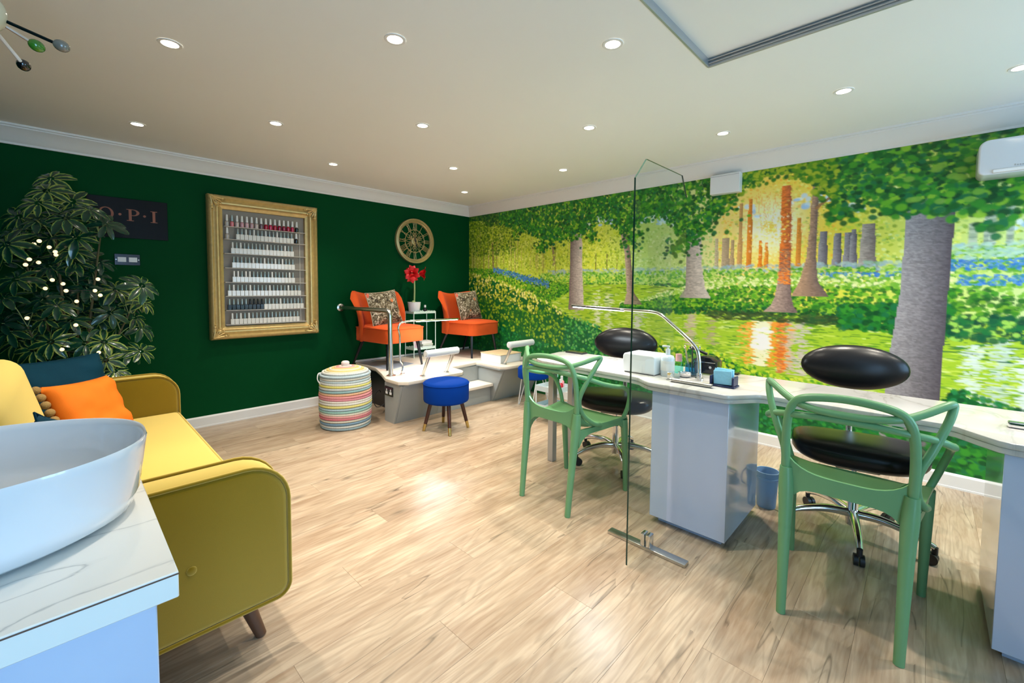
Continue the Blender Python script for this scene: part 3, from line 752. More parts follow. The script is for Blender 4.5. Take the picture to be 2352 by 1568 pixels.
    for (u0, v0, n, s) in ((.95, 1.98, 34, .06), (1.35, 1.80, 60, .07), (1.55, 1.86, 40, .06), (2.05, 1.84, 40, .06), (2.5, 1.74, 40, .06), (2.6, 1.82, 30, .05), (3.0, 1.68, 60, .07), (3.12, 1.74, 60, .08), (3.25, 1.82, 40, .06), (3.42, 2.02, 40, .07), (4.24, 1.86, 30, .05), (4.5, 1.86, 40, .06), (4.9, 1.86, 60, .08), (5.02, 1.72, 24, .04), (4.72, 1.84, 16, .05)):
        for k in range(n): 
            r = R.uniform(.014, .024) * (1.4 if u0 > 4.2 else 1)
            dab(u0 + R.normal(0, s), v0 + R.normal(0, s * .7), r, r * R.uniform(.6, 1), (dgreen if R.random() < .7 else green)[R.integers(5)], .95, R.uniform(-.6, .6))
    for k in range(26): dab(R.uniform(4.55, 5.3), R.uniform(1.85, 2.2), .03, .02, c(120, 170, 60), .8)
    # mesh
    me = bpy.data.meshes.new('mural')
    co = np.zeros((H_ * W_, 3), np.float32)
    co[:, 0] = X1 - .001; co[:, 1] = (Y1 - UG).ravel(); co[:, 2] = VG.ravel()
    idx = np.arange(H_ * W_).reshape(H_, W_)
    q = np.stack([idx[:-1, :-1], idx[1:, :-1], idx[1:, 1:], idx[:-1, 1:]], -1).reshape(-1, 4)[:, ::-1]
    nq = len(q)
    me.vertices.add(H_ * W_); me.vertices.foreach_set('co', co.ravel())
    me.loops.add(nq * 4); me.loops.foreach_set('vertex_index', q.ravel().astype(np.int32))
    me.polygons.add(nq); me.polygons.foreach_set('loop_start', (np.arange(nq) * 4).astype(np.int32))
    me.update(calc_edges=True)
    at = me.color_attributes.new('paint', 'FLOAT_COLOR', 'POINT')
    A[:] = np.clip(A * 1.22, 0, .96)
    rgba = np.ones((H_ * W_, 4), np.float32); rgba[:, :3] = A.reshape(-1, 3)
    at.data.foreach_set('color', rgba.ravel())
    m, nt, b, out = nodes_of('mural_print')
    an = nt.nodes.new('ShaderNodeAttribute'); an.attribute_name = 'paint'
    nt.links.new(an.outputs['Color'], b.inputs['Base Color'])
    setin(b, 'Roughness', 0.42); setin(b, 'Specular IOR Level', 0.4)
    me.materials.append(m)
    o = bpy.data.objects.new('mural', me); C.objects.link(o); o.parent = we; o['kind'] = 'structure'
    o['label'] = 'painted woodland and river mural at sunrise'
paint_mural()
M = MATS
# ------------------------------------------------------------------ pedicure platform in the far corner
DK = 0.42
pl = thing('pedicure_platform', 'raised pedicure platform with pale oak deck and grey sides in the far corner', 'platform', (3.1, 4.1, 0))
deck_pts = [(2.185, 3.415), (2.83, 3.425), (2.885, 3.475), (2.905, 3.53), (2.935, 3.745), (3.33, 3.775), (3.345, 3.72), (3.325, 3.37), (3.37, 3.325), (3.45, 3.315), (4.026, 3.30), (4.026, 4.70), (2.31, 4.70), (2.31, 4.25), (2.21, 3.95), (2.115, 3.70), (2.117, 3.48)]
obj('deck', prism(NB(), deck_pts, DK - .030, DK, 'z', .003), M['pale_oak_board'], pl)
obj('deck_edge', prism(NB(), [(x + (.012 if x < 3 else -.004), y + .012) for x, y in deck_pts], DK - .042, DK - .0305, 'z'), M['pale_grey_board'], pl)
g_ = M['pale_grey_board']
obj('front_panel', prism(NB(), [(3.585, 0), (3.605, 0), (3.475, DK - .043), (3.455, DK - .043)], 2.155, 2.625, 'x'), g_, pl)
obj('front_panel', prism(NB(), [(3.585, 0), (3.605, 0), (3.475, DK - .043), (3.455, DK - .043)], 2.627, 2.79, 'x'), g_, pl)
obj('end_panel', prism(NB(), [(3.587, 0), (3.75, 0), (3.75, DK - .043), (3.457, DK - .043)], 2.135, 2.153, 'x'), g_, pl)
obj('inner_panel', prism(NB(), [(3.61, 0), (4.69, 0), (4.69, DK - .043), (3.48, DK - .043)], 2.775, 2.79, 'x'), g_, pl)
obj('recess_panel', box(NB(), (2.36, 3.76, 0), (2.375, 4.69, DK - .043)), M['black_plastic'], pl)
obj('riser', box(NB(), (2.792, 3.775, .0), (3.36, 3.79, DK - .043)), g_, pl)
obj('front_panel', prism(NB(), [(3.535, 0), (3.555, 0), (3.375, DK - .043), (3.355, DK - .043)], 3.382, 4.02, 'x'), g_, pl)
obj('inner_panel', prism(NB(), [(3.54, 0), (4.69, 0), (4.69, DK - .043), (3.36, DK - .043)], 3.362, 3.380, 'x'), g_, pl)
obj('step_riser', box(NB(), (2.792, 3.565, 0), (3.360, 3.585, .176)), g_, pl)
obj('step_tread', box(NB(), (2.792, 3.515, .178), (3.360, 3.774, .210), .004, 1), M['pale_oak_board'], pl)

bx = thing('storage_box', 'low white box with oak lid standing on the platform by the second footrest', 'box', (3.63, 3.63, DK))
obj('body', box(NB(), (3.455, 3.497, DK + .0005), (3.80, 3.835, .513), .002, 1), M['white_plastic'], bx)
obj('lid', box(NB(), (3.450, 3.492, .5135), (3.805, 3.84, .522), .002, 1), M['oak_board'], bx)

fm = tag(obj('floor_mat', prism(NB(), [(2.325, 4.16), (2.40, 4.05), (2.76, 4.20), (2.70, 4.52), (2.48, 4.70), (2.325, 4.66)], DK + .0003, DK + .003, 'z'), mat('grey_vinyl', rgb(176, 186, 196), 0.14)), 'clear grey vinyl mat on the deck under the left armchair', 'mat')

def footrest(x0, x1, yb, label, bx0, bx1):
    t = thing('footrest', label, 'footrest', ((x0 + x1) / 2, yb, DK))
    for x in (bx0, bx1):
        o = obj('leg', stick(NB(), (x, yb, DK + .001), (x, yb - .12, .640), .0165, .0165, 12), M['brushed_steel'], t)
        obj('base_plate', lathe(NB(), [(.030, 0), (.030, .006), (.018, .010)], (x, yb, DK + .0005), 16), M['brushed_steel'], o)
    R = Matrix.Rotation(PI / 2, 4, 'Y')
    L = x1 - x0
    obj('roller', lathe(NB(), [(.0, 0), (.030, 0), (.036, .006), (.036, L - .006), (.030, L), (0, L)], (x0, yb - .118, .655), 20, M=R), M['white_plastic'], t)
    bm = NB(); 
    for k in range(2): lathe(bm, [(.0, 0), (.022, 0), (.022, .003), (0, .003)], (x0 - .0035 if k == 0 else x1 + .0005, yb - .118, .655), 16, M=R)
    obj('end_cap', bm, M['paper'], t)
    return t
footrest(2.38, 2.775, 3.548, 'white padded footrest bar on two chrome legs nearest the handrail', 2.43, 2.72)
footrest(3.425, 3.83, 3.460, 'white padded footrest bar on chrome legs in front of the white storage box', 3.475, 3.78)

hr = thing('handrail', 'steel handrail from the platform edge bending back to the green wall', 'handrail', (2.215, 3.77, DK))
pts = [(2.215, 3.77, DK + .001), (2.205, 3.77, 1.02), (2.2, 3.785, 1.05), (2.195, 3.82, 1.058), (2.155, 4.70, 1.056)]
obj('rail', tube(NB(), [pts[0], (2.209, 3.77, .8), (2.2055, 3.77, 1.015), (2.2045, 3.775, 1.038), (2.2035, 3.79, 1.052), (2.2025, 3.812, 1.058), (2.19, 4.1, 1.058), pts[-1]], .0215, 14), M['brushed_steel'], hr)
obj('base_flange', lathe(NB(), [(.045, 0), (.045, .006), (.026, .012), (.026, .02)], (2.215, 3.77, DK + .0005), 20), M['brushed_steel'], hr)
obj('wall_flange', lathe(NB(), [(.042, 0), (.042, .006), (.024, .014)], (2.155, 4.7295, 1.056), 20, M=Matrix.Rotation(PI / 2, 4, 'X')), M['brushed_steel'], hr)

def led_lamp(name, label, path, led_from, loc, base=None):
    t = thing(name, label, 'lamp', loc)
    P = cr(path, 6)
    obj('arm', tube(NB(), P, .0095, 10), M['chrome'], t)
    a, b_ = Vector(P[-1]), Vector(led_from)
    d = (a - b_).normalized(); side = d.cross(Vector((0, 0, 1))).normalized()
    bm = NB(); q = b_ + (a - b_) * .5
    ang = math.atan2(d.y, d.x); L = (a - b_).length
    obox(bm, q + Vector((0, 0, -.002)), (L, .024, .013), (0, -math.asin(max(-1, min(1, d.z))), ang), .003, 1)
    h = obj('lamp_head', bm, M['chrome'], t)
    bm = NB(); obox(bm, q + Vector((0, 0, -.0108)), (L * .94, .017, .004), (0, -math.asin(max(-1, min(1, d.z))), ang))
    obj('led_strip', bm, M['led_strip'], h)
    c = Vector(path[0])
    obj('clamp', lathe(NB(), [(.0, 0), (.022, 0), (.022, .012), (.014, .016), (.014, .04), (0, .04)], c, 16), M['chrome'], t)
    ld = bpy.data.lights.new(name + '_light', 'AREA'); ld.shape = 'RECTANGLE'; ld.size = L * .9; ld.size_y = .016; ld.energy = 5.0; ld.color = (.84, .94, 1.0)
    lo = bpy.data.objects.new(name + '_light', ld); C.objects.link(lo); lo.parent = t
    lo.location = RM[t.name].inverted() @ (q + Vector((0, 0, -.018))); lo.rotation_euler = (0, 0, ang)
    return t
led_lamp('led_lamp', 'chrome LED lamp on the platform, lit bar reaching towards the right armchair', [(2.33, 3.748, DK + .0005), (2.335, 3.75, .52), (2.305, 3.75, .58), (2.302, 3.75, .80), (2.288, 3.75, .885), (2.315, 3.75, .935), (2.40, 3.75, .950), (2.55, 3.75, .950), (3.04, 3.75, .944)], (2.48, 3.75, .950), (2.33, 3.748, DK))

# ------------------------------------------------------------------ orange cocktail armchairs
def make_armchair(label):
    t = thing('cocktail_armchair', label, 'chair', (0, 0, 0))
    # seat: rounded cushion, front = -y
    out = rrect(-.265, -.285, .265, .30, (.10, .10, .05, .05), 6)
    obj('seat', prism(NB(), out, .275, .425, 'z', .012, 2), M['velvet_orange'], t, 50)
    inn = [(x * .985, y * .985) for x, y in out]
    bm = NB(); n = len(inn)
    rings = []
    for f, z in ((1.0, .424), (.93, .441), (.7, .452), (.35, .457)):
        rings.append([bm.verts.new((x * f, y * f, z)) for x, y in inn])
    cvt = bm.verts.new((0, 0, .458))
    for A, B in zip(rings, rings[1:]):
        for k in range(n): bm.faces.new((A[k], A[(k + 1) % n], B[(k + 1) % n], B[k]))
    for k in range(n): bm.faces.new((rings[-1][k], rings[-1][(k + 1) % n], cvt))
    bm.faces.new(rings[0][::-1])
    obj('seat_top', bm, M['velvet_orange'], t, 60)
    obj('piping', tube(NB(), [(x * 1.003, y * 1.003, .424) for x, y in out], .0055, 6, True), M['velvet_orange'], t)
    # winged back
    bm = NB(); NI, NJ = 22, 12; F, Bk = [], []
    for i in range(NI + 1):
        u = 2 * i / NI - 1; fr, bk = [], []
        for j in range(NJ + 1):
            s = j / NJ
            top = .835 - .05 * (1 - abs(u) ** 1.6) - (.10 * max(0, abs(u) - .80) / .2) ** 1.0 * (max(0, abs(u) - .80) / .2)
            z = .27 + (top - .27) * s
            w_ = .262 + .075 * s
            wing = abs(u) ** 2.6
            x = w_ * u; y = .318 + .055 * s - (.20 + .04 * s) * wing * (0.55 + .45 * math.sin(PI * min(1, s * .9 + .1)))
            th = .042 * (1 - .35 * wing)
            rnd = 1.0 if 0 < j < NJ and 0 < i < NI else .45
            nx, ny = (-.75 * u * abs(u) ** 1.6, -1.0); l = math.hypot(nx, ny); nx /= l; ny /= l
            fr.append(bm.verts.new((x + nx * th * rnd, y + ny * th * rnd, z))); bk.append(bm.verts.new((x - nx * th * rnd, y - ny * th * rnd, z)))
        F.append(fr); Bk.append(bk)
    for i in range(NI):
        for j in range(NJ):
            bm.faces.new((F[i][j], F[i + 1][j], F[i + 1][j + 1], F[i][j + 1])); bm.faces.new((Bk[i][j], Bk[i][j + 1], Bk[i + 1][j + 1], Bk[i + 1][j]))
    for i in range(NI):
        for j in (0, NJ): bm.faces.new((F[i][j], F[i + 1][j], Bk[i + 1][j], Bk[i][j]))
    for j in range(NJ):
        for i in (0, NI): bm.faces.new((F[i][j], F[i][j + 1], Bk[i][j + 1], Bk[i][j]))
    obj('backrest', bm, M['velvet_orange'], t, 70)
    for sx in (-1, 1):
        obj('leg', stick(NB(), (sx * .20, -.20, .274), (sx * .235, -.235, 0), .021, .011, 12), M['black_leg'], t)
        obj('leg', stick(NB(), (sx * .20, .24, .274), (sx * .235, .375, 0), .021, .011, 12), M['black_leg'], t)
    return t
ac1 = make_armchair('orange velvet cocktail armchair on black legs, behind the steel handrail')
ac2 = dup(ac1, (3.675, 4.27, DK + .0005), math.radians(6), 'orange velvet cocktail armchair in the corner beside the mural', 'orange armchairs on the platform')
ac1['group'] = 'orange armchairs on the platform'
ac1.location = (2.525, 4.285, DK + .0035); ac1.rotation_euler = (0, 0, math.radians(7))
def floral_cushion(cx, cy, cz, rz, label, seed, wd=.40, tilt=-.26, roll=0):
    Mx = Matrix.Translation((cx, cy, cz)) @ Matrix.Rotation(rz, 4, 'Z') @ Matrix.Rotation(PI / 2 + tilt, 4, 'X') @ Matrix.Rotation(roll, 4, 'Z')
    t = thing('scatter_cushion', label, 'cushion', (cx, cy, cz - wd / 2), 0, 'floral cushions on the armchairs')
    obj('cover', pillow(NB(), wd, wd * .95, .12, Mx, 14, .012, seed), M['floral_tapestry'], t, 60)
    P = [Mx @ Vector((wd / 2 * u * (1 - .07 * (1 - v * v)), wd * .475 * v * (1 - .07 * (1 - u * u)), 0)) for u, v in [(-1 + .25 * k, -1) for k in range(8)] + [(1, -1 + .25 * k) for k in range(8)] + [(1 - .25 * k, 1) for k in range(8)] + [(-1, 1 - .25 * k) for k in range(8)]]
    obj('piping', tube(NB(), P, .005, 6, True), M['pompom'] if False else mat('taupe_cord' + str(seed), rgb(176, 160, 134), .8), t)
floral_cushion(2.475, 4.345, 1.056, math.radians(7), 'floral tapestry cushion on the left orange armchair', 1, roll=.10)
floral_cushion(3.695, 4.345, 1.050, math.radians(6), 'floral tapestry cushion on the orange armchair in the corner', 2, roll=.07)

# ------------------------------------------------------------------ mint side trolley with plant
tr = thing('side_trolley', 'small mint metal side trolley between the two orange armchairs', 'trolley', (3.125, 4.61, DK))
TX0, TX1, TY0, TY1 = 2.965, 3.285, 4.51, 4.70
for nm, z in (('top_tray', .962), ('lower_tray', .515)):
    bm = NB(); box(bm, (TX0, TY0, z), (TX1, TY1, z + .006))
    o = obj(nm, bm, M['mint_metal'], tr)
    bm = NB()
    def scal(a, b_, n):
        P0, P1 = Vector(a), Vector(b_); ring = []
        d = (P1 - P0).normalized(); nrm = Vector((-d.y, d.x, 0)) * .0015
        for k in range(n * 6 + 1):
            s = k / (n * 6); h = .022 + .010 * abs(math.sin(PI * s * n)); p = P0 + (P1 - P0) * s
            ring.append([bm.verts.new(p + nrm), bm.verts.new(p + nrm + Vector((0, 0, h))), bm.verts.new(p - nrm + Vector((0, 0, h))), bm.verts.new(p - nrm)])
        for A, B in zip(ring, ring[1:]):
            for q in range(4): bm.faces.new((A[q], A[(q + 1) % 4], B[(q + 1) % 4], B[q]))
    scal((TX0, TY0, z), (TX1, TY0, z), 8); scal((TX1, TY0, z), (TX1, TY1, z), 5); scal((TX1, TY1, z), (TX0, TY1, z), 8); scal((TX0, TY1, z), (TX0, TY0, z), 5)
    obj('rim', bm, M['mint_metal'], o)
for x in (TX0, TX1):
    for y in (TY0, TY1): obj('leg', stick(NB(), (x, y, DK + .0005), (x, y, .985), .0055, .0055, 8), M['mint_metal'], tr)
zt = .9685
am = thing('amaryllis', 'red flowering amaryllis in a white pot on the mint trolley', 'plant', (3.03, 4.60, zt))
obj('pot', lathe(NB(), [(0, 0), (.062, 0), (.066, .006), (.078, .105), (.080, .135), (.074, .135), (.072, .115), (0, .115)], (3.03, 4.60, zt), 24), M['white_plastic'], am)
obj('soil', lathe(NB(), [(0, .118), (.0715, .118), (.0715, .1155), (0, .1155)], (3.03, 4.60, zt), 20), M['soil'], am)
obj('stem', tube(NB(), cr([(3.03, 4.6, zt + .11), (3.035, 4.6, 1.25), (3.03, 4.6, 1.42)], 5), .011, 8), M['stem_green'], am)
obj('bulb', lathe(NB(), [(0, .0), (.03, .008), (.034, .022), (.02, .04), (.01, .05)], (3.015, 4.59, zt + .105), 12), M['stem_green'], am)
def lily(base, d, size, npet=6):
    bm = NB(); d = Vector(d).normalized(); a = d.orthogonal().normalized(); b_ = d.cross(a)
    for k in range(npet):
        an = 2 * PI * k / npet; rdir = math.cos(an) * a + math.sin(an) * b_; tdir = -math.sin(an) * a + math.cos(an) * b_
        rows = []
        for s in np.linspace(0, 1, 6):
            p = Vector(base) + d * (size * (.75 * s - .22 * s ** 4)) + rdir * (size * (.06 + .62 * s ** 1.8))
            wdt = size * .30 * math.sin(PI * (0.08 + .90 * s)) ** .8
            rows.append([bm.verts.new(p - tdir * wdt + rdir * 0), bm.verts.new(p + d * size * .05), bm.verts.new(p + tdir * wdt)])
        for A, B in zip(rows, rows[1:]):
            for q in range(2): bm.faces.new((A[q], A[q + 1], B[q + 1], B[q]))
    return bm
for base, d, s in (((2.985, 4.575, 1.455), (-.55, -.85, -.05), .145), ((2.985, 4.585, 1.475), (-.1, -.7, .6), .10), ((3.085, 4.57, 1.462), (.9, -.45, -.08), .125), ((2.985, 4.6, 1.46), (-.9, .1, .3), .10), ((2.98, 4.58, 1.43), (-.3, -.75, -.55), .11)):
    f = obj('flower', lily(base, d, s), M['petal_red'], am, 60)
obj('flower_stalk', tube(NB(), cr([(3.03, 4.6, 1.42), (3.06, 4.6, 1.462), (3.10, 4.598, 1.46)], 5), .005, 6), M['stem_green'], am)
rd = thing('reed_diffuser', 'small dark bottle with white stopper beside the amaryllis pot', 'bottle', (3.17, 4.57, zt))
obj('bottle_body', lathe(NB(), [(0, 0), (.024, 0), (.026, .004), (.026, .046), (.012, .056), (.012, .066), (0, .066)], (3.17, 4.57, zt), 18), M['black_gloss'], rd)
obj('stopper', lathe(NB(), [(0, .0665), (.013, .0665), (.014, .078), (.012, .096), (0, .098)], (3.17, 4.57, zt), 14), M['cap_white'], rd)
zl = .5215
for k, (m_, h, dx, lab) in enumerate(((M['black_plastic'], .035, 0, 'dark thick album at the bottom of the stack on the lower trolley shelf'), (mat('lime_cover', rgb(190, 200, 110), .5), .02, .006, 'thin pale green booklet lying on the dark album on the trolley'), (M['paper'], .034, -.008, 'white magazines topping the stack on the lower trolley shelf'))):
    z0 = zl + sum((.035, .02, .034)[:k]) + .0005 * k
    bk = thing('magazine', lab, 'magazine', (3.19, 4.605, z0))
    obj('pages', box(NB(), (3.115 + dx, 4.545, z0 + .002), (3.265 + dx, 4.665, z0 + h - .002)), M['paper'], bk)
    obj('cover', (lambda b: (box(b, (3.112 + dx, 4.542, z0), (3.268 + dx, 4.668, z0 + .0018)), box(b, (3.112 + dx, 4.542, z0 + h - .0018), (3.268 + dx, 4.668, z0 + h)), box(b, (3.112 + dx, 4.6682, z0), (3.268 + dx, 4.67, z0 + h)), b)[3])(NB()), m_, bk)
lf = thing('leaflet', 'pale folded leaflet leaning on the lower trolley shelf', 'leaflet', (3.03, 4.58, zl))
bm = NB(); obox(bm, (3.035, 4.565, zl + .072), (.09, .004, .14), (-.25, 0, .1)); obj('front_page', bm, mat('leaflet_print', rgb(206, 176, 190), .5, var=.35, scale=22), lf)
bm = NB(); obox(bm, (3.037, 4.573, zl + .072), (.09, .003, .14), (-.25, 0, .1)); obj('back_page', bm, M['paper'], lf)

# ------------------------------------------------------------------ lidded basket
bc = (1.818, 3.905)
bs = thing('lidded_basket', 'round striped woven basket with knobbed lid beside the platform', 'basket', (*bc, 0))
cols = [rgb(150, 172, 178), rgb(214, 214, 204), rgb(120, 150, 172), rgb(214, 210, 190), rgb(206, 120, 130), rgb(222, 160, 158), rgb(222, 214, 196), rgb(150, 190, 180), rgb(170, 196, 206), rgb(222, 212, 130), rgb(226, 222, 214), rgb(226, 222, 208), rgb(214, 140, 150), rgb(226, 150, 150), rgb(226, 176, 140), rgb(150, 184, 186), rgb(200, 206, 206), rgb(222, 212, 120), rgb(222, 222, 214), rgb(190, 206, 210), rgb(216, 214, 200)]
def woven(name, col):
    m, nt, b, out = nodes_of(name); N, L = nt.nodes, nt.links; setin(b, 'Roughness', .8)
    tc = N.new('ShaderNodeTexCoord'); mp = N.new('ShaderNodeMapping'); L.new(tc.outputs['Object'], mp.inputs['Vector'])
    gr = N.new('ShaderNodeTexGradient'); gr.gradient_type = 'RADIAL'; L.new(mp.outputs['Vector'], gr.inputs['Vector'])
    mu = N.new('ShaderNodeMath'); mu.operation = 'MULTIPLY'; mu.inputs[1].default_value = 150 * 2 * PI; L.new(gr.outputs['Fac'], mu.inputs[0])
    sn = N.new('ShaderNodeMath'); sn.operation = 'SINE'; L.new(mu.outputs[0], sn.inputs[0])
    gt = N.new('ShaderNodeMath'); gt.operation = 'GREATER_THAN'; gt.inputs[1].default_value = .86; L.new(sn.outputs[0], gt.inputs[0])
    mx = N.new('ShaderNodeMix'); mx.data_type = 'RGBA'; mx.inputs[6].default_value = (*col, 1); mx.inputs[7].default_value = (*[c * .35 for c in col], 1); L.new(gt.outputs[0], mx.inputs[0]); L.new(mx.outputs[2], b.inputs['Base Color'])
    return m
NC = len(cols); hh = .468 / NC
for k, c in enumerate(cols):
    z = .004 + hh * (k + .5); r = .212 + .012 * math.sin(PI * k / NC * 1.1) + random.uniform(-.0015, .0015)
    obj('coil', tube(NB(), [(bc[0] + r * math.cos(a), bc[1] + r * math.sin(a), z + .0025 * math.sin(a + k)) for a in np.linspace(0, 2 * PI, 49)[:-1]], hh * .56, 8, True), woven('weave_%d' % k, c), bs, 60)
obj('lining', lathe(NB(), [(0, .006), (.205, .006), (.212, .2), (.208, .468), (.203, .468), (.203, .01), (0, .01)], (*bc, 0), 40), M['paper'], bs)
bm = NB()
lid = obj('lid', lathe(NB(), [(0, .540), (.06, .538), (.14, .520), (.200, .494), (.205, .478), (.20, .474), (.13, .50), (0, .52)], (*bc, 0), 48), M['paper'], bs, 60)
lcols = [rgb(178, 196, 204), rgb(220, 220, 214), rgb(222, 216, 190), rgb(226, 200, 130), rgb(220, 216, 200), rgb(226, 196, 120), rgb(226, 180, 150), rgb(222, 150, 150), rgb(226, 216, 206)]
for k, c in enumerate(lcols):
    r = .216 - k * .021; z = np.interp(r, [.04, .06, .14, .2, .216], [.546, .545, .528, .502, .482])
    obj('lid_coil', tube(NB(), [(bc[0] + r * math.cos(a), bc[1] + r * math.sin(a), z) for a in np.linspace(0, 2 * PI, 41)[:-1]], .012, 8, True), woven('lid_weave_%d' % k, c), lid, 60)
obj('knob', lathe(NB(), [(0, .540), (.036, .540), (.030, .556), (.036, .572), (.036, .588), (.024, .598), (0, .600)], (*bc, 0), 20), mat('knob_white', rgb(226, 214, 210), .8, bump=.5, bscale=200), lid, 60)
obj('handle', tube(NB(), cr([(1.60, 3.93, .40), (1.575, 3.94, .45), (1.585, 3.95, .50), (1.615, 3.96, .505)], 5), .005, 6), M['paper'], bs)

sk = thing('power_socket', 'black double power socket on the end of the platform', 'socket', (2.1345, 3.665, .30))
obj('plate', box(NB(), (2.126, 3.595, .255), (2.1345, 3.735, .345), .002, 1), M['black_gloss'], sk)
bm = NB()
for y in (3.630, 3.700):
    box(bm, (2.1248, y - .018, .272), (2.1262, y + .018, .296)); box(bm, (2.1248, y - .007, .300), (2.1262, y + .007, .322))
obj('switch', bm, M['white_plastic'], sk)
cbl = tag(obj('power_cable', tube(NB(), cr([(2.30, 3.86, .30), (2.22, 3.83, .27), (2.17, 3.80, .16), (2.10, 3.84, .12), (2.12, 3.95, .18), (2.20, 3.99, .24), (2.26, 4.05, .2)], 8), .004, 6), M['black_plastic']), 'black looped cable hanging in the recess between basket and platform', 'cable')
ad = thing('power_adapter', 'black plug adapter in the recess beside the striped basket', 'adapter', (2.33, 3.90, .25))
obj('adapter_body', box(NB(), (2.29, 3.85, .24), (2.358, 3.93, .34), .006, 2), M['black_plastic'], ad)
obj('adapter_pin', box(NB(), (2.27, 3.87, .27), (2.2895, 3.91, .31), .003, 1), M['grey_alu'], ad)

# ------------------------------------------------------------------ blue velvet stools
s1 = thing('velvet_stool', 'round royal blue velvet stool on brass-tipped dark wood legs', 'stool', (2.397, 3.127, 0))
c0 = (2.397, 3.127)
obj('seat', lathe(NB(), [(0, .262), (.185, .262), (.200, .270), (.205, .285), (.206, .425), (.200, .440), (.182, .449), (.12, .456), (0, .460)], (*c0, 0), 48), M['velvet_blue'], s1, 50)
obj('piping', tube(NB(), [(c0[0] + .206 * math.cos(a), c0[1] + .206 * math.sin(a), .428) for a in np.linspace(0, 2 * PI, 41)[:-1]], .004, 6, True), M['velvet_blue'], s1)
for (fx, fy) in ((2.22, 3.228), (2.304, 2.955), (2.568, 3.022), (2.496, 3.304)):
    d = Vector((fx - c0[0], fy - c0[1], 0)); top = Vector((*c0, .27)) + d * .66; ft = Vector((fx, fy, 0)); md = ft + (top - ft) * .24
    lg = obj('leg', stick(NB(), top, md, .019, .0155, 12), M['dark_wood'], s1)
    obj('brass_tip', stick(NB(), md, ft, .0157, .013, 12), M['brass'], lg)
c1 = (3.50, 3.04)
s2 = thing('hairpin_stool', 'small blue stool on white hairpin legs in front of the right end of the platform', 'stool', (*c1, 0))
obj('seat', lathe(NB(), [(0, .325), (.15, .325), (.166, .335), (.168, .43), (.155, .445), (0, .450)], (*c1, 0), 40), M['velvet_blue'], s2, 50)
for k in range(3):
    a = PI + .6 + k * 2 * PI / 3; rr = Vector((math.cos(a), math.sin(a), 0)); tt = Vector((-rr.y, rr.x, 0)); c = Vector((*c1, 0))
    obj('leg', tube(NB(), cr([c + rr * .12 + tt * .045 + Vector((0, 0, .326)), c + rr * .19 + tt * .012 + Vector((0, 0, .03)), c + rr * .195 + Vector((0, 0, .006)), c + rr * .19 - tt * .012 + Vector((0, 0, .03)), c + rr * .12 - tt * .045 + Vector((0, 0, .326))], 5), .0055, 6), M['white_plastic'], s2)
# ------------------------------------------------------------------ manicure desk along the mural wall
ZT = 0.785
dk = thing('manicure_desk', 'long pale marble manicure desk running along the mural wall', 'desk', (2.55, .9, 0))
def chain(*segs): return [p for s in segs for p in s]
front = chain([(2.46, 2.085), (2.36, 2.02), (2.325, 1.94)], [(2.315, 1.60), (2.300, 1.25), (2.285, 1.185), (2.235, 1.125), (2.212, 1.085)], [(2.212, .695), (2.222, .672), (2.335, .588), (2.352, .56)], [(2.352, -.06), (2.335, -.095), (2.27, -.150), (2.222, -.195), (2.212, -.225)], [(2.212, -.80)])
back = [(2.835, -.80), (2.835, 2.06), (2.80, 2.10), (2.74, 2.115)]
poly = front + back
obj('worktop', prism(NB(), poly, ZT - .022, ZT, 'z', .004, 2), M['desk_marble'], dk, 35)
cx_, cy_ = 2.55, .7
def inset(pts, d): 
    return [(x + (d if x < 2.6 else -d), y - (d if y > 1.9 else 0)) for x, y in pts]
obj('edge_band', prism(NB(), inset(poly, .006), ZT - .044, ZT - .0225, 'z', .002, 1), M['desk_marble'], dk, 35)
for i, y0 in enumerate((.68, -.605)):
    y1 = y0 + .395
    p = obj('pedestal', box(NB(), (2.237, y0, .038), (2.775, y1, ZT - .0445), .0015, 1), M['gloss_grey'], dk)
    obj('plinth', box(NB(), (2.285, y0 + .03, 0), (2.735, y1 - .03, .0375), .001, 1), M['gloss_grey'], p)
for x, y in ((2.52, 1.995), (2.76, 1.995)):
    obj('leg', box(NB(), (x - .024, y - .024, 0), (x + .024, y + .024, ZT - .0445), .002, 1), M['grey_alu'], dk)

# ------------------------------------------------------------------ standing glass screen
gs = thing('glass_screen', 'tall clear glass screen with clipped top corners standing before the desk', 'screen', (1.99, .965, 0))
outl = [(1.787, .008), (2.200, .008), (2.200, .818), (2.352, .818), (2.352, 1.79), (2.29, 1.893), (1.888, 1.893), (1.787, 1.79)]
o = obj('pane', prism(NB(), outl, .961, .969, 'y'), [M['screen_glass'], mat('glass_edge', rgb(28, 60, 50), .15)], gs, 0)
for f in o.data.polygons: f.material_index = 1 if (f.normal.x < -.3 or f.normal.z > .3) and f.center.z > .3 and abs(f.normal.y) < .5 and not (f.center.z < .85 and f.normal.z > .3) else 0
obj('base_bar', box(NB(), (1.966, .765, 0), (2.014, 1.178, .016), .004, 2), M['brushed_steel'], gs)
bm = NB(); box(bm, (1.968, .9695, .0162), (2.012, .990, .078), .003, 2); box(bm, (1.968, .940, .0162), (2.012, .9605, .078), .003, 2)
obj('clamp', bm, M['chrome'], gs)

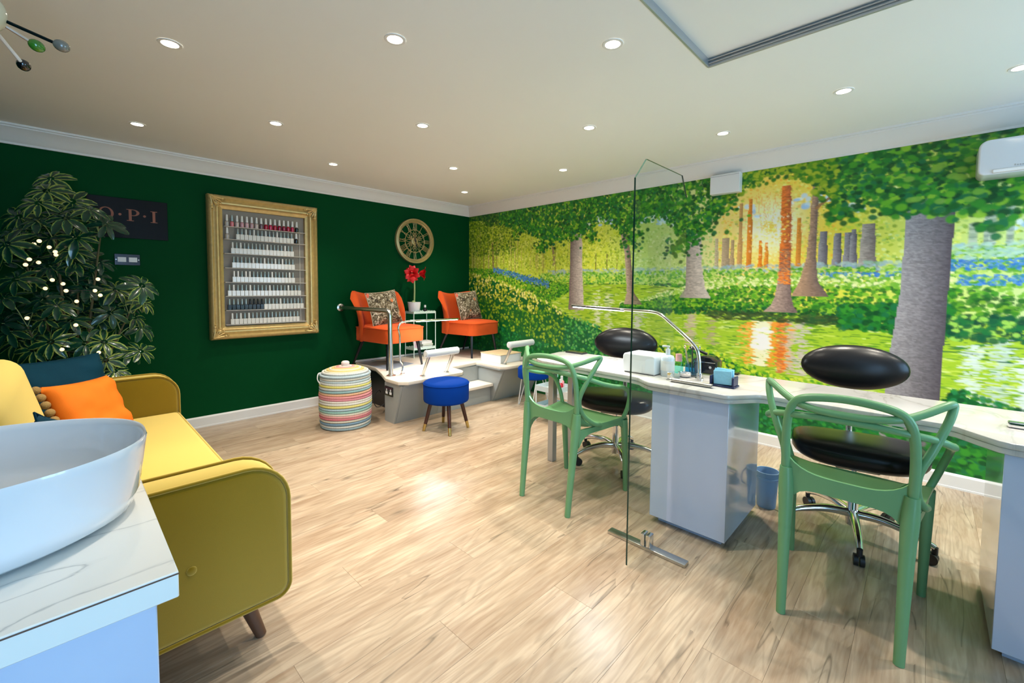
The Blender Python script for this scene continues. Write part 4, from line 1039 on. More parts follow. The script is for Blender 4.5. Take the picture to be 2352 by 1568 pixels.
# ------------------------------------------------------------------ things on the desk
zt = ZT + .0005
uv = thing('nail_lamp', 'white box-shaped nail curing lamp on the desk', 'nail lamp', (2.46, 1.235, zt))
obj('shell', prism(NB(), rrect(1.135, zt + .004, 1.345, zt + .118, (.008, .008, .022, .022), 5), 2.385, 2.56, 'x', .008, 2), M['white_plastic'], uv, 50)
obj('foot', box(NB(), (2.395, 1.145, zt), (2.55, 1.335, zt + .0045)), M['black_plastic'], uv)
obj('top_panel', box(NB(), (2.42, 1.19, zt + .1152), (2.52, 1.30, zt + .1175), .001, 1), M['white_plastic'], uv)
pb = thing('pump_bottle', 'clear lotion bottle with white pump beside the nail lamp', 'bottle', (2.452, 1.088, zt))
q = (2.452, 1.088, zt)
obj('bottle_body', lathe(NB(), [(0, 0), (.036, 0), (.039, .004), (.039, .105), (.032, .120), (.014, .126), (.014, .132), (0, .132)], q, 24), mat('milky_plastic', rgb(214, 226, 234), .2), pb, 50)
obj('label', lathe(NB(), [(.0395, .035), (.0395, .092)], q, 24), M['paper'], pb)
obj('collar', lathe(NB(), [(0, .1322), (.013, .1322), (.013, .160), (.006, .162), (.006, .170), (0, .170)], q, 16), M['white_plastic'], pb)
bm = NB(); obox(bm, (2.452, 1.100, zt + .174), (.014, .045, .010), r=.003); obj('pump_head', bm, M['white_plastic'], pb)
pk = thing('pink_bottle', 'small pink topped bottle behind the lotion pump', 'bottle', (2.60, 1.085, zt))
obj('bottle_body', lathe(NB(), [(0, 0), (.026, 0), (.028, .004), (.028, .06), (.02, .07), (0, .07)], (2.60, 1.085, zt), 20), M['aqua_liquid'], pk)
obj('cap', lathe(NB(), [(0, .0705), (.019, .0705), (.018, .115), (0, .117)], (2.60, 1.085, zt), 18), M['pink_gloss'], pk)
jr = thing('glass_jar', 'glass jar of blue disinfectant holding metal tools', 'jar', (2.62, 1.01, zt))
q = (2.62, 1.01, zt)
obj('jar_wall', lathe(NB(), [(0, 0), (.040, 0), (.042, .005), (.042, .125), (.039, .125), (.039, .007), (0, .007)], q, 28), M['clear_plastic'], jr, 50)
obj('liquid', lathe(NB(), [(0, .008), (.0385, .008), (.0385, .062), (0, .062)], q, 28), M['blue_liquid'], jr, 50)
for k, (dx, dy, m_) in enumerate(((.02, .01, 'chrome'), (-.012, .02, 'gold_leaf'), (.01, -.02, 'chrome'), (-.02, -.008, 'black_plastic'), (.0, .028, 'chrome'))):
    bm = NB(); stick(bm, (q[0] + dx * .5, q[1] + dy * .5, zt + .01), (q[0] + dx * 1.8, q[1] + dy * 1.8, zt + .165), .0035, .002, 6); ellipsoid(bm, (q[0] + dx * 1.75, q[1] + dy * 1.75, zt + .160), (.005, .005, .012), 8, 6)
    obj('tool', bm, M[m_], jr)
for k, (x, y, lab) in enumerate(((2.50, 1.005, 'small chrome dish closest to the front edge of the desk'), (2.56, .965, 'small clear dish between the jar and the chrome lamp stand'))):
    d = thing('dish', lab, 'dish', (x, y, zt))
    obj('bowl', lathe(NB(), [(0, 0), (.024, 0), (.034, .012), (.038, .026), (.035, .026), (.031, .014), (.02, .005), (0, .005)], (x, y, zt), 24), M['chrome'] if k == 0 else M['clear_plastic'], d, 50)
    obj('foot_ring', lathe(NB(), [(.0245, -.0003), (.0245, .004), (.026, .004), (.026, -.0003)], (x, y, zt), 24), M['black_plastic'], d)
mc = thing('nail_drill', 'black box-shaped nail drill unit behind the chrome lamp', 'machine', (2.70, .945, zt))
obj('shell', prism(NB(), [(.895, zt + .004), (1.02, zt + .004), (1.02, zt + .085), (.985, zt + .105), (.925, zt + .100), (.895, zt + .075)], 2.668, 2.788, 'x', .004, 2), M['black_gloss'], mc)
obj('dial', lathe(NB(), [(0, 0), (.009, 0), (.008, .008), (0, .008)], (2.6675, .92, zt + .045), 16, M=Matrix.Rotation(-PI / 2, 4, 'Y')), M['chrome'], mc)
obj('trim_line', box(NB(), (2.6665, .895, zt + .070), (2.6678, 1.02, zt + .074)), M['chrome'], mc)
obj('handpiece', stick(NB(), (2.72, .96, zt + .115), (2.70, 1.06, zt + .15), .009, .006, 10), M['black_plastic'], mc)
rl = thing('chrome_rail', 'chrome bar lying along the front edge of the desk', 'bar', (2.315, .905, zt))
obj('tube', stick(NB(), (2.318, 1.005, zt + .011), (2.315, .79, zt + .011), .0105, .0105, 14), M['brushed_steel'], rl)
bm = NB(); 
for y in (1.007, .7905): stick(bm, (2.3165, y + .003, zt + .011), (2.3165, y - .006, zt + .011), .0115, .0115, 14)
obj('end_cap', bm, M['chrome'], rl)
cp = thing('chrome_stand', 'upright square chrome stand on the desk between pump bottle and lamp', 'stand', (2.36, 1.03, zt))
obj('plate', box(NB(), (2.345, 1.0, zt), (2.40, 1.05, zt + .004), .001, 1), M['chrome'], cp)
obj('upright', box(NB(), (2.352, 1.022, zt + .0042), (2.372, 1.046, zt + .042), .002, 1), M['chrome'], cp)
obj('cup', lathe(NB(), [(0, .0045), (.018, .0045), (.02, .03), (.018, .03), (.016, .006), (0, .006)], (2.425, 1.02, zt - .004), 16), M['clear_plastic'], cp)
led_lamp('led_lamp', 'chrome arched LED desk lamp with its lit bar reaching over the desk', [(2.47, .912, zt), (2.472, .912, .83), (2.474, .916, .90), (2.476, .936, .965), (2.48, 1.0, 1.025), (2.485, 1.09, 1.095), (2.49, 1.15, 1.138), (2.495, 1.21, 1.155), (2.50, 1.38, 1.160), (2.52, 1.83, 1.172)], (2.503, 1.40, 1.1605), (2.47, .912, zt))
wp = thing('wipe_holder', 'dark blue holder with pale blue lint wipes on the desk', 'holder', (2.42, .765, zt))
obj('tray', box(NB(), (2.375, .70, zt), (2.46, .83, zt + .008), .002, 1), M['navy_plastic'], wp)
for y in (.815, .705): obj('side_wall', box(NB(), (2.38, y, zt + .0082), (2.455, y + .010, zt + .055), .002, 1), M['navy_plastic'], wp)
for k in range(6):
    bm = NB(); obox(bm, (2.400 + .008 * k, .765, zt + .046 + .004 * (k % 3)), (.005, .092 - .004 * (k % 2), .072), (random.uniform(-.05, .05), random.uniform(-.06, .06), random.uniform(-.04, .04)), .0015, 1)
    obj('wipe', bm, M['lightblue_tissue'], wp)
tb = thing('tablet', 'slim dark tablet lying at the rear edge of the desk behind the nail lamp', 'tablet', (2.79, 2.0, zt))
obj('case', box(NB(), (2.755, 1.90, zt), (2.83, 2.06, zt + .010), .003, 2), M['black_plastic'], tb)
obj('screen', box(NB(), (2.76, 1.905, zt + .0102), (2.825, 2.055, zt + .012)), M['clear_plastic'], tb)
ph = thing('phone', 'thin black phone at the rear desk edge near the nail drill', 'phone', (2.80, .86, zt))
obj('case', box(NB(), (2.775, .80, zt), (2.833, .93, zt + .009), .003, 2), M['black_gloss'], ph)
obj('screen', box(NB(), (2.779, .805, zt + .0092), (2.829, .925, zt + .0102)), M['black_gloss'], ph)
cb2 = thing('chrome_clamp', 'chrome lamp clamp on the right pedestal end of the desk', 'clamp', (2.47, -.29, zt))
obj('jaw', box(NB(), (2.46, -.40, zt), (2.50, -.235, zt + .022), .006, 2), M['chrome'], cb2)
obj('screw', stick(NB(), (2.48, -.30, zt + .0225), (2.48, -.30, zt + .05), .010, .010, 12), M['chrome'], cb2)

# ------------------------------------------------------------------ green open-back plastic chairs
def make_green_chair(label):
    t = thing('open_back_chair', label, 'chair', (0, 0, 0))
    g = M['green_plastic']
    # seat shell: x forward
    NS, NT = 14, 12
    key = [(.262, .440), (.250, .470), (.20, .486), (.05, .482), (-.07, .488), (-.14, .500), (-.178, .530), (-.196, .572)]
    prof_ = cr(key, 4)
    hw = lambda x: .200 + .055 * min(1, max(0, (x + .20) / .40)) - (.02 if x > .245 else 0)
    def shell(bm, dz):
        rows = []
        for x, z in prof_:
            r = []
            for k in range(NT + 1):
                u = 2 * k / NT - 1
                back_ = max(0, (-x - .10) / .10)
                r.append(bm.verts.new((x - (.02 * (1 - u * u)) * back_ + .02 * (abs(u) ** 3) * back_, hw(x) * u * (1 - .10 * back_), z + dz + .012 * (abs(u) ** 4) * (1 - back_) + .05 * (abs(u) ** 4) * back_ - .012 * (1 - u * u) * (1 - back_) - (.03 * (1 - u * u) * 0))))
            rows.append(r)
        return rows
    bm = NB(); Aa, Bb = shell(bm, .0), shell(bm, -.012)
    for P, s in ((Aa, 1), (Bb, -1)):
        for i in range(len(P) - 1):
            for k in range(NT):
                q = (P[i][k], P[i][k + 1], P[i + 1][k + 1], P[i + 1][k]); bm.faces.new(q if s > 0 else q[::-1])
    n = len(Aa)
    for i in range(n - 1):
        for k in (0, NT): bm.faces.new((Aa[i][k], Aa[i + 1][k], Bb[i + 1][k], Bb[i][k]))
    for k in range(NT):
        for i in (0, n - 1): bm.faces.new((Aa[i][k], Aa[i][k + 1], Bb[i][k + 1], Bb[i][k]))
    obj('seat', bm, g, t, 60)
    # apron: arched skirts under the back and along the other sides
    def apron(pa, pb, ztop, zb_mid, zb_end, bulge, lift=0.0):
        bm = NB(); N_ = 16; rows = []
        pa, pb = Vector(pa), Vector(pb); d = (pb - pa).normalized(); nrm = Vector((-d.y, d.x))
        for k in range(N_ + 1):
            s = k / N_; u = abs(2 * s - 1); p = pa + (pb - pa) * s + nrm * bulge * (1 - u * u)
            zt_ = ztop + lift * u ** 4; zb = zb_mid + (zb_end - zb_mid) * u ** 6
            rows.append([bm.verts.new((p.x + nrm.x * o_, p.y + nrm.y * o_, z)) for o_, z in ((.006, zt_), (.006, zb), (-.006, zb), (-.006, zt_))])
        for A, B in zip(rows, rows[1:]):
            for q in range(4): bm.faces.new((A[q], A[(q + 1) % 4], B[(q + 1) % 4], B[q]))
        bm.faces.new(rows[0]); bm.faces.new(rows[-1][::-1])
        return bm
    obj('back_apron', apron((-.200, .186), (-.200, -.186),   .572, .508, .42, -.012, .055), g, t, 60)
    obj('front_apron', apron((.245, -.235), (.245, .235), .468, .440, .38, -.008), g, t, 60)
    for s in (-1, 1):
        a, b_ = ((-.190, s * .192), (.24, s * .24))
        obj('side_apron', apron(a if s > 0 else b_, b_ if s > 0 else a, .484, .452, .38, .008), g, t, 60)
        obj('leg', tube(NB(), cr([(-.262, s * .178, 0, .0165), (-.241, s * .181, .2, .0195), (-.217, s * .184, .40, .024), (-.206, s * .187, .50, .027), (-.203, s * .190, .58, .022)], 5), [p[3] for p in cr([(-.262, s * .178, 0, .0165), (-.241, s * .181, .2, .0195), (-.217, s * .184, .40, .024), (-.206, s * .187, .50, .027), (-.203, s * .190, .58, .022)], 5)], 12), g, t, 60)
        FL = cr([(.265, s * .238, 0, .0155), (.252, s * .240, .2, .0185), (.236, s * .240, .40, .023), (.226, s * .240, .475, .024)], 5)
        obj('leg', tube(NB(), FL, [p[3] for p in FL], 12), g, t, 60)
    # back: three crossing lines, as in the outline of three chairs laid over each other
    hoop = [(-.203, .190, .57), (-.211, .193, .68), (-.223, .188, .78), (-.233, .172, .844), (-.237, .138, .875), (-.239, .075, .889), (-.239, 0, .894)]
    hoop = hoop + [(x, -y, z) for x, y, z in hoop[-2::-1]]
    obj('back_hoop', tube(NB(), cr(hoop, 5), .0150, 10, flat=1.1), g, t, 60)
    ear = [(-.02, .232, .488), (-.09, .222, .512), (-.165, .202, .575), (-.199, .201, .66), (-.187, .237, .76), (-.145, .270, .85), (-.113, .281, .900), (-.135, .266, .903), (-.19, .208, .873), (-.232, .152, .852), (-.249, .085, .840), (-.252, 0, .837)]
    ear = ear + [(x, -y, z) for x, y, z in ear[-2::-1]]
    obj('eared_rail', tube(NB(), cr(ear, 5), .0135, 10), g, t, 60)
    arm = [(.215, .242, .485), (.222, .268, .56), (.195, .292, .650), (.120, .298, .700), (.02, .296, .722), (-.09, .284, .752), (-.17, .248, .783), (-.224, .180, .802), (-.241, .09, .812), (-.245, 0, .814)]
    arm = arm + [(x, -y, z) for x, y, z in arm[-2::-1]]
    obj('arm_rail', tube(NB(), cr(arm, 5), .0135, 10), g, t, 60)
    return t
gc = make_green_chair('green open-back plastic chair in front of the right end of the desk')
gc.location = (2.235, .205, 0); gc.rotation_euler = (0, 0, math.radians(1)); gc['group'] = 'green plastic client chairs'
dup(gc, (2.215, 1.60, 0), math.radians(-1), 'green open-back plastic chair at the left end of the desk beside the glass screen', 'green plastic client chairs')

# ------------------------------------------------------------------ technicians' stools on castors
def make_stool(label):
    t = thing('technician_stool', label, 'stool', (0, 0, 0))
    # sits facing -x, back pad at +x
    bm = NB(); ellipsoid(bm, (0, 0, 0), (1, 1, 1), 36, 18)
    for v in bm.verts:
        x, y, z = v.co
        k = 1.0 + .0 * x
        v.co = Vector((.205 * math.copysign(abs(x) ** .62, x), .285 * math.copysign(abs(y) ** .62, y), .470 + .068 * math.copysign(abs(z) ** .7, z) + .02 * (y * y) - .012))
    obj('seat', bm, M['black_vinyl'], t, 60)
    bm = NB(); ellipsoid(bm, (.285, 0, .855), (.066, .250, .127), 36, 18, Matrix.Rotation(.12, 3, 'Y'))
    obj('back_pad', bm, M['black_vinyl'], t, 60)
    obj('back_arm', tube(NB(), cr([(.05, 0, .40), (.22, 0, .395), (.315, 0, .45), (.335, 0, .60), (.325, 0, .78)], 6), .016, 10, flat=.6), M['chrome'], t)
    obj('seat_plate', box(NB(), (-.11, -.09, .382), (.11, .09, .400), .004, 1), M['black_plastic'], t)
    obj('lever', stick(NB(), (.02, .09, .392), (.03, .22, .385), .006, .006, 8), M['chrome'], t)
    obj('column', lathe(NB(), [(0, .06), (.028, .06), (.030, .10), (.030, .135), (.024, .145), (.024, .27), (.014, .275), (.014, .388), (0, .388)], (0, 0, 0), 20), M['chrome'], t)
    for k in range(5):
        a = 2 * PI * k / 5 + math.radians(36); d = Vector((math.cos(a), math.sin(a), 0)); Z = Vector((0, 0, 1))
        P = cr([d * .02 + Z * .122, d * .12 + Z * .130, d * .24 + Z * .112, d * .318 + Z * .082], 4)
        lg = obj('star_leg', tube(NB(), P, [.023 - .009 * i / (len(P) - 1) for i in range(len(P))], 10), M['chrome'], t)
        q = d * .318; tt = Vector((-d.y, d.x, 0)); bm = NB()
        stick(bm, q + Z * .086, q + Z * .052, .012, .012, 10)
        off = q + d * -.012
        for sg in (-1, 1):
            c = off + tt * .012 * sg + Z * .027
            stick(bm, c - tt * .009, c + tt * .009, .027, .027, 16)
        obj('castor', bm, M['black_plastic'], lg)
    return t
ts = make_stool("black saddle stool with oval back and chrome star base behind the right-hand green chair")
ts.location = (2.87, .245, 0); ts.rotation_euler = (0, 0, math.radians(11)); ts['group'] = "technicians' stools behind the desk"
ts2 = dup(ts, (2.855, 1.655, 0), math.radians(18), 'black saddle stool with oval back and chrome star base behind the nail lamp', "technicians' stools behind the desk")
for c_ in ts2.children:
    if c_.name.startswith('star_leg'): c_.rotation_euler = (0, 0, math.radians(24))

# ------------------------------------------------------------------ bin, trolley of products behind the left chair
bn = thing('waste_bin', 'small blue plastic bin on the floor beside the grey pedestal', 'bin', (2.90, .655, 0))
bcx = (2.90, .655, 0)
obj('bin_body', lathe(NB(), [(0, 0), (.050, 0), (.062, .20), (.064, .215), (.060, .215), (.048, .008), (0, .008)], bcx, 28), M['blue_plastic'], bn, 50)
obj('band', lathe(NB(), [(.0605, .165), (.0635, .168), (.0645, .180), (.062, .183)], bcx, 28), M['blue_plastic'], bn)
obj('handle', tube(NB(), cr([(2.90, .592, .20), (2.885, .575, .17), (2.88, .572, .12), (2.89, .590, .10)], 5), .004, 6), M['navy_plastic'], bn)
ty = thing('product_trolley', 'clear two-tier product trolley behind the left green chair', 'trolley', (3.30, 2.60, 0))
for z in (.12, .30):
    bm = NB(); box(bm, (3.17, 2.47, z), (3.43, 2.73, z + .006))
    for lo, hi in (((3.17, 2.47, z + .006), (3.174, 2.73, z + .05)), ((3.426, 2.47, z + .006), (3.43, 2.73, z + .05)), ((3.174, 2.47, z + .006), (3.426, 2.474, z + .05)), ((3.174, 2.726, z + .006), (3.426, 2.73, z + .05))): box(bm, lo, hi)
    obj('tray', bm, mat('frost_plastic%d' % int(z * 100), rgb(206, 220, 226), .3), ty)
for x in (3.178, 3.422):
    for y in (2.478, 2.722): obj('leg', stick(NB(), (x, y, 0), (x, y, .345), .007, .007, 8), M['white_plastic'], ty)
zj = .3068
mj = thing('lidded_jar', 'clear jar with mint lid on the product trolley', 'jar', (3.24, 2.56, zj))
obj('jar_body', lathe(NB(), [(0, 0), (.040, 0), (.043, .008), (.043, .13), (.036, .138), (0, .138)], (3.24, 2.56, zj), 22), M['clear_plastic'], mj, 50)
obj('contents', lathe(NB(), [(0, .006), (.037, .006), (.037, .05), (0, .05)], (3.24, 2.56, zj), 18), M['red_gloss'], mj)
obj('lid', lathe(NB(), [(0, .1385), (.046, .1385), (.046, .165), (.040, .170), (0, .170)], (3.24, 2.56, zj), 22), M['mint_plastic'], mj, 50)
for k, (x, y, h, m_, lab) in enumerate(((3.30, 2.52, .11, 'red_gloss', 'shiny red bottle on the product trolley beside the mint-lidded jar'), (3.36, 2.55, .13, 'pink_gloss', 'pink bottle on the product trolley behind the left green chair'), (3.35, 2.65, .15, 'black_plastic', 'dark bottle at the rear of the product trolley'))):
    b_ = thing('product_bottle', lab, 'bottle', (x, y, zj))
    obj('bottle_body', lathe(NB(), [(0, 0), (.024, 0), (.025, .004), (.025, h * .6), (.012, h * .7), (0, h * .7)], (x, y, zj), 16), M[m_], b_, 50)
    obj('cap', lathe(NB(), [(0, h * .7 + .0004), (.013, h * .7 + .0004), (.012, h), (0, h)], (x, y, zj), 14), M['white_plastic'] if k != 2 else M['brass'], b_)

# ------------------------------------------------------------------ air conditioner and cover box on the mural wall
av = thing('air_conditioner', 'white rounded wall air conditioner high on the mural wall', 'air conditioner', (3.93, -.6, 1.98))
AY0, AY1 = -1.05, -.178
obj('casing', prism(NB(), rrect(AY0, 1.985, AY1, 2.190, (.03, .03, .045, .045), 6), 3.828, 4.026, 'x', .010, 3), M['ac_plastic'], av, 45)
obj('outlet_flap', box(NB(), (3.818, AY0 + .05, 1.990), (3.829, AY1 - .06, 2.012), .003, 1), M['white_plastic'], av)
bm = NB()
for k in range(7): box(bm, (3.8265, -.322 - k * .010, 2.021 + .0), (3.8279, -.328 - k * .010, 2.028 + (.003 if k in (0, 5) else 0)))
obj('badge', bm, M['grey_alu'], av)
wb = thing('cover_box', 'small white cover box hanging under the cornice on the mural wall', 'box', (3.99, 1.30, 2.12))
obj('cover', box(NB(), (3.955, 1.18, 2.115), (4.027, 1.418, 2.279), .003, 1), M['white_plastic'], wb)
obj('seam', box(NB(), (3.9535, 1.186, 2.262), (3.9548, 1.412, 2.265)), M['grey_alu'], wb)
# ------------------------------------------------------------------ mustard sofa
sf = thing('sofa', 'mustard yellow velvet sofa with rounded arms along the left side', 'sofa', (.1, 2.7, 0))
vy = M['velvet_yellow']
def arm(y0, y1):
    out = rrect(-.46, .205, .535, .688, (.04, .045, .135, .10), 8)
    a = obj('arm', prism(NB(), out, y0, y1, 'y', .022, 3), vy, sf, 50)
    for y in (y0 + .004, y1 - .004):
        obj('piping', tube(NB(), [(x * 1.0, y, z) for x, z in [(x - .006 * (1 if x > 0 else -1) * 0, z) for x, z in out]], .0065, 8, True), vy, a, 60)
    return a
na = arm(1.600, 1.735); fa = arm(3.665, 3.800)
bm = NB(); ellipsoid(bm, (.25, 1.598, .42), (.014, .006, .014), 14, 8); obj('button', bm, vy, na)
obj('base', box(NB(), (-.44, 1.737, .205), (.50, 3.663, .305), .012, 2), vy, sf)
for y0, y1 in ((1.74, 3.66),):
    bm = NB(); box(bm, (-.10, y0, .307), (.530, y1, .437), .030, 4)
    c = obj('seat_cushion', bm, vy, sf, 50)
    obj('piping', tube(NB(), rr3 if False else [(x, y, .428) for x, y in rrect(-.096, y0 + .006, .526, y1 - .006, .03, 4)], .005, 6, True), vy, c, 60)
def backsec(y0, y1, tilt):
    bm = NB(); n, k = 26, 10
    out = rrect(-.085, -.02, .085, .56, (.05, .05, .075, .075), 6)
    rings = []
    for i in range(n + 1):
        s = i / n; e = min(s, 1 - s) * n / 3.0; sh = 1 if e >= 1 else (1 - (1 - e) ** 2) ** .5 * .35 + .65
        f = .025 * math.sin(PI * s)
        ring = []
        for x, z in out:
            xx = x * (sh if x > 0 else 1) + (f * math.sin(PI * min(1, max(0, (z + .02) / .58))) if x > 0 else 0)
            zz = -.02 + (z + .02) * (1 - .05 * (1 - sh) / .35 if z > .4 else 1)
            ring.append(bm.verts.new((xx, y0 + (y1 - y0) * s, zz)))
        rings.append(ring)
    m = len(out)
    for A, B in zip(rings, rings[1:]):
        for q in range(m): bm.faces.new((A[q], A[(q + 1) % m], B[(q + 1) % m], B[q]))
    bm.faces.new(rings[0]); bm.faces.new(rings[-1])
    for v in bm.verts:
        p = Matrix.Rotation(-tilt, 3, 'Y') @ Vector((v.co.x, 0, v.co.z)); v.co = Vector((p.x, v.co.y, p.z))
    return bm
b1 = backsec(1.742, 2.835, .25); b1.transform(Matrix.Translation((-.085, 0, .44))); obj('backrest', b1, vy, sf, 60)
b2 = backsec(2.865, 3.66, 1.42); b2.transform(Matrix.Translation((-.14, 0, .385))); obj('backrest', b2, vy, sf, 60)
for x, y in ((.44, 1.75), (.44, 3.64), (-.38, 1.75), (-.38, 3.64)):
    sx = 1 if x > 0 else -1; sy = -1 if y < 2.7 else 1
    obj('leg', stick(NB(), (x - .03 * sx, y - .03 * sy * -1 * -1, .21), (x + .035 * sx, y + .01 * sy, 0), .031, .018, 14), M['brown_wood'], sf)

def cushion(name, label, c, size, pose, m_, seed, wr=.02, pom=False):
    az, lean, roll = pose                                # direction the front faces, backward lean, roll in its own plane
    n = Vector((math.cos(az), math.sin(az), 0)); Z = Vector((0, 0, 1)); wv = Z.cross(n)
    yv = math.cos(lean) * Z - math.sin(lean) * n; zv = math.cos(lean) * n + math.sin(lean) * Z
    Mx = Matrix.Translation(c) @ Matrix((wv, yv, zv)).transposed().to_4x4() @ Matrix.Rotation(roll, 4, 'Z')
    t = thing(name, label, 'cushion', (c[0], c[1], c[2] - size[1] * .45))
    obj('cover', pillow(NB(), size[0], size[1], size[2], Mx, 18, wr, seed), m_, t, 60)
    if pom:
        k = 0
        for side in (-1, 1):
            for v in np.linspace(-.92, .92, 9)[:9 if side < 0 else 1]:
                p = Mx @ Vector((side * (size[0] / 2 * (1 - .07 * (1 - v * v)) + .016), size[1] / 2 * v, 0))
                bm = NB(); ellipsoid(bm, (0, 0, 0), (.0195, .0195, .0195), 12, 8); bm.transform(Matrix.Translation(p))
                obj('pompom', bm, M['pompom'], t, 60)
    else:
        P = [Mx @ Vector((size[0] / 2 * u * (1 - .07 * (1 - v * v)), size[1] / 2 * v * (1 - .07 * (1 - u * u)), 0)) for u, v in [(-1 + .25 * k, -1) for k in range(8)] + [(1, -1 + .25 * k) for k in range(8)] + [(1 - .25 * k, 1) for k in range(8)] + [(-1, 1 - .25 * k) for k in range(8)]]
        obj('seam', tube(NB(), P, .003, 6, True), m_, t)
cushion('scatter_cushion', 'orange velvet cushion edged with brown pompoms on the yellow sofa', (.085, 3.06, .650), (.345, .35, .14), (-.80, .50, -.04), M['cloth_orange'], 4, .022, True)
cushion('scatter_cushion', 'teal velvet cushion behind the orange one at the far end of the sofa', (-.01, 3.40, .685), (.46, .44, .16), (-1.05, .45, .0), M['cloth_teal'], 6, .03)
cushion('scatter_cushion', 'teal cushion half hidden behind the white basin on the sofa', (.030, 1.87, .680), (.40, .40, .11), (-.25, .28, -.45), M['cloth_teal'], 8, .015)

# ------------------------------------------------------------------ vanity and basin in front
va = thing('vanity_unit', 'pale grey vanity unit with white marble top in the left foreground', 'vanity', (-.4, 1.05, 0))
obj('countertop', box(NB(), (-.97, .777, .8405), (.106, 1.36, .880), .0015, 1), M['marble_white'], va)
obj('edge_strip', box(NB(), (-.97, .7762, .8755), (.1068, .7769, .8775)), M['brown_wood'], va)
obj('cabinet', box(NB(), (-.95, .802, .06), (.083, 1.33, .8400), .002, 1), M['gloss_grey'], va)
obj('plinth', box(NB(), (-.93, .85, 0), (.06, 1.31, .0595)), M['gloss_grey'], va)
bz = .8805
sn = thing('basin', 'large white oval countertop basin standing on the marble vanity top', 'basin', (-.205, 1.105, bz))
def sup(a, p=2.3):
    c_, s_ = math.cos(a), math.sin(a); return (math.copysign(abs(c_) ** (2 / p), c_), math.copysign(abs(s_) ** (2 / p), s_))
bm = NB(); seg = 72
prof_ = [(0, .001), (.60, .001), (.86, .003), (.93, .014), (.962, .040), (.985, .085), (.998, .120), (1.004, .132), (.998, .1375), (.986, .136), (.978, .125), (.962, .09), (.935, .052), (.87, .028), (.60, .016), (.1, .012), (0, .012)]
rings = []
for f, z in prof_:
    if f == 0: rings.append([bm.verts.new((-.205, 1.105, bz + z))]); continue
    rings.append([bm.verts.new((-.205 + .311 * f * sup(2 * PI * k / seg)[0], 1.105 + .215 * f * sup(2 * PI * k / seg)[1], bz + z)) for k in range(seg)])
for A, B in zip(rings, rings[1:]):
    for k in range(seg):
        q = (k + 1) % seg
        if len(A) == 1: bm.faces.new((A[0], B[q], B[k]))
        elif len(B) == 1: bm.faces.new((A[k], A[q], B[0]))
        else: bm.faces.new((A[k], A[q], B[q], B[k]))
obj('bowl', bm, M['ceramic'], sn, 60)
obj('drain', lathe(NB(), [(0, .0125), (.024, .0125), (.024, .0165), (.018, .018), (0, .018)], (-.205, 1.105, bz), 24), M['chrome'], sn)

# ------------------------------------------------------------------ umbrella plant with fairy lights
LEAVES = [(-0.045, 4.095, 1.891), (-0.026, 4.218, 1.992), (0.015, 4.148, 1.76), (-0.035, 4.242, 1.733), (-0.177, 4.25, 1.727), (-0.092, 4.026, 1.686), (0.034, 4.005, 1.717), (0.183, 4.335, 1.78), (0.225, 4.104, 1.708), (-0.225, 4.094, 1.538), (-0.169, 4.398, 1.541), (0.058, 4.188, 1.524), (0.127, 4.335, 1.493), (0.07, 4.191, 1.443), (0.194, 4.256, 1.451), (-0.194, 4.06, 1.323), (-0.124, 4.254, 1.326), (0.003, 4.347, 1.36), (0.117, 4.209, 1.277), (0.181, 4.297, 1.255), (0.277, 4.269, 1.255), (0.398, 4.026, 1.29), (0.379, 4.303, 1.175), (0.424, 4.236, 1.159), (-0.085, 4.121, 1.198), (-0.024, 4.012, 1.16), (0.185, 4.346, 1.043), (0.235, 4.189, 1.094), (0.226, 4.288, 1.145), (0.379, 4.352, 1.046), (-0.225, 4.286, 1.106), (-0.205, 4.368, 1.051), (-0.083, 4.158, 1.067), (-0.045, 4.32, 1.014), (0.036, 4.178, 1.05), (0.131, 4.374, 1.056), (0.413, 4.352, 0.973), (0.19, 4.039, 0.904), (0.101, 4.054, 0.9), (-0.059, 4.087, 0.921), (-0.015, 4.386, 0.814), (0.028, 4.174, 0.822), (-0.204, 4.251, 0.928), (-0.135, 4.12, 0.875), (-0.238, 4.203, 0.994), (0.199, 4.154, 0.763), (0.244, 4.14, 0.683), (0.336, 4.234, 0.794), (0.397, 4.234, 0.799), (0.167, 4.362, 0.696), (-0.15, 4.273, 0.972), (0.02, 4.372, 1.211), (0.087, 4.343, 1.19), (-0.11, 4.396, 1.462), (-0.039, 4.269, 1.604), (0.08, 4.065, 1.599), (0.142, 4.344, 1.69), (-0.145, 4.386, 1.644), (-0.257, 4.362, 1.433), (-0.052, 4.228, 1.418), (0.153, 4.286, 1.374), (-0.248, 4.084, 1.21), (0.311, 4.333, 1.141), (-0.269, 4.229, 1.043), (-0.085, 4.114, 0.771), (0.066, 4.025, 0.733), (-0.003, 4.342, 0.957), (0.277, 4.396, 0.967), (-0.082, 4.035, 1.801), (0.071, 4.32, 1.87), (-0.202, 4.164, 1.62), (0.144, 4.06, 1.796)]
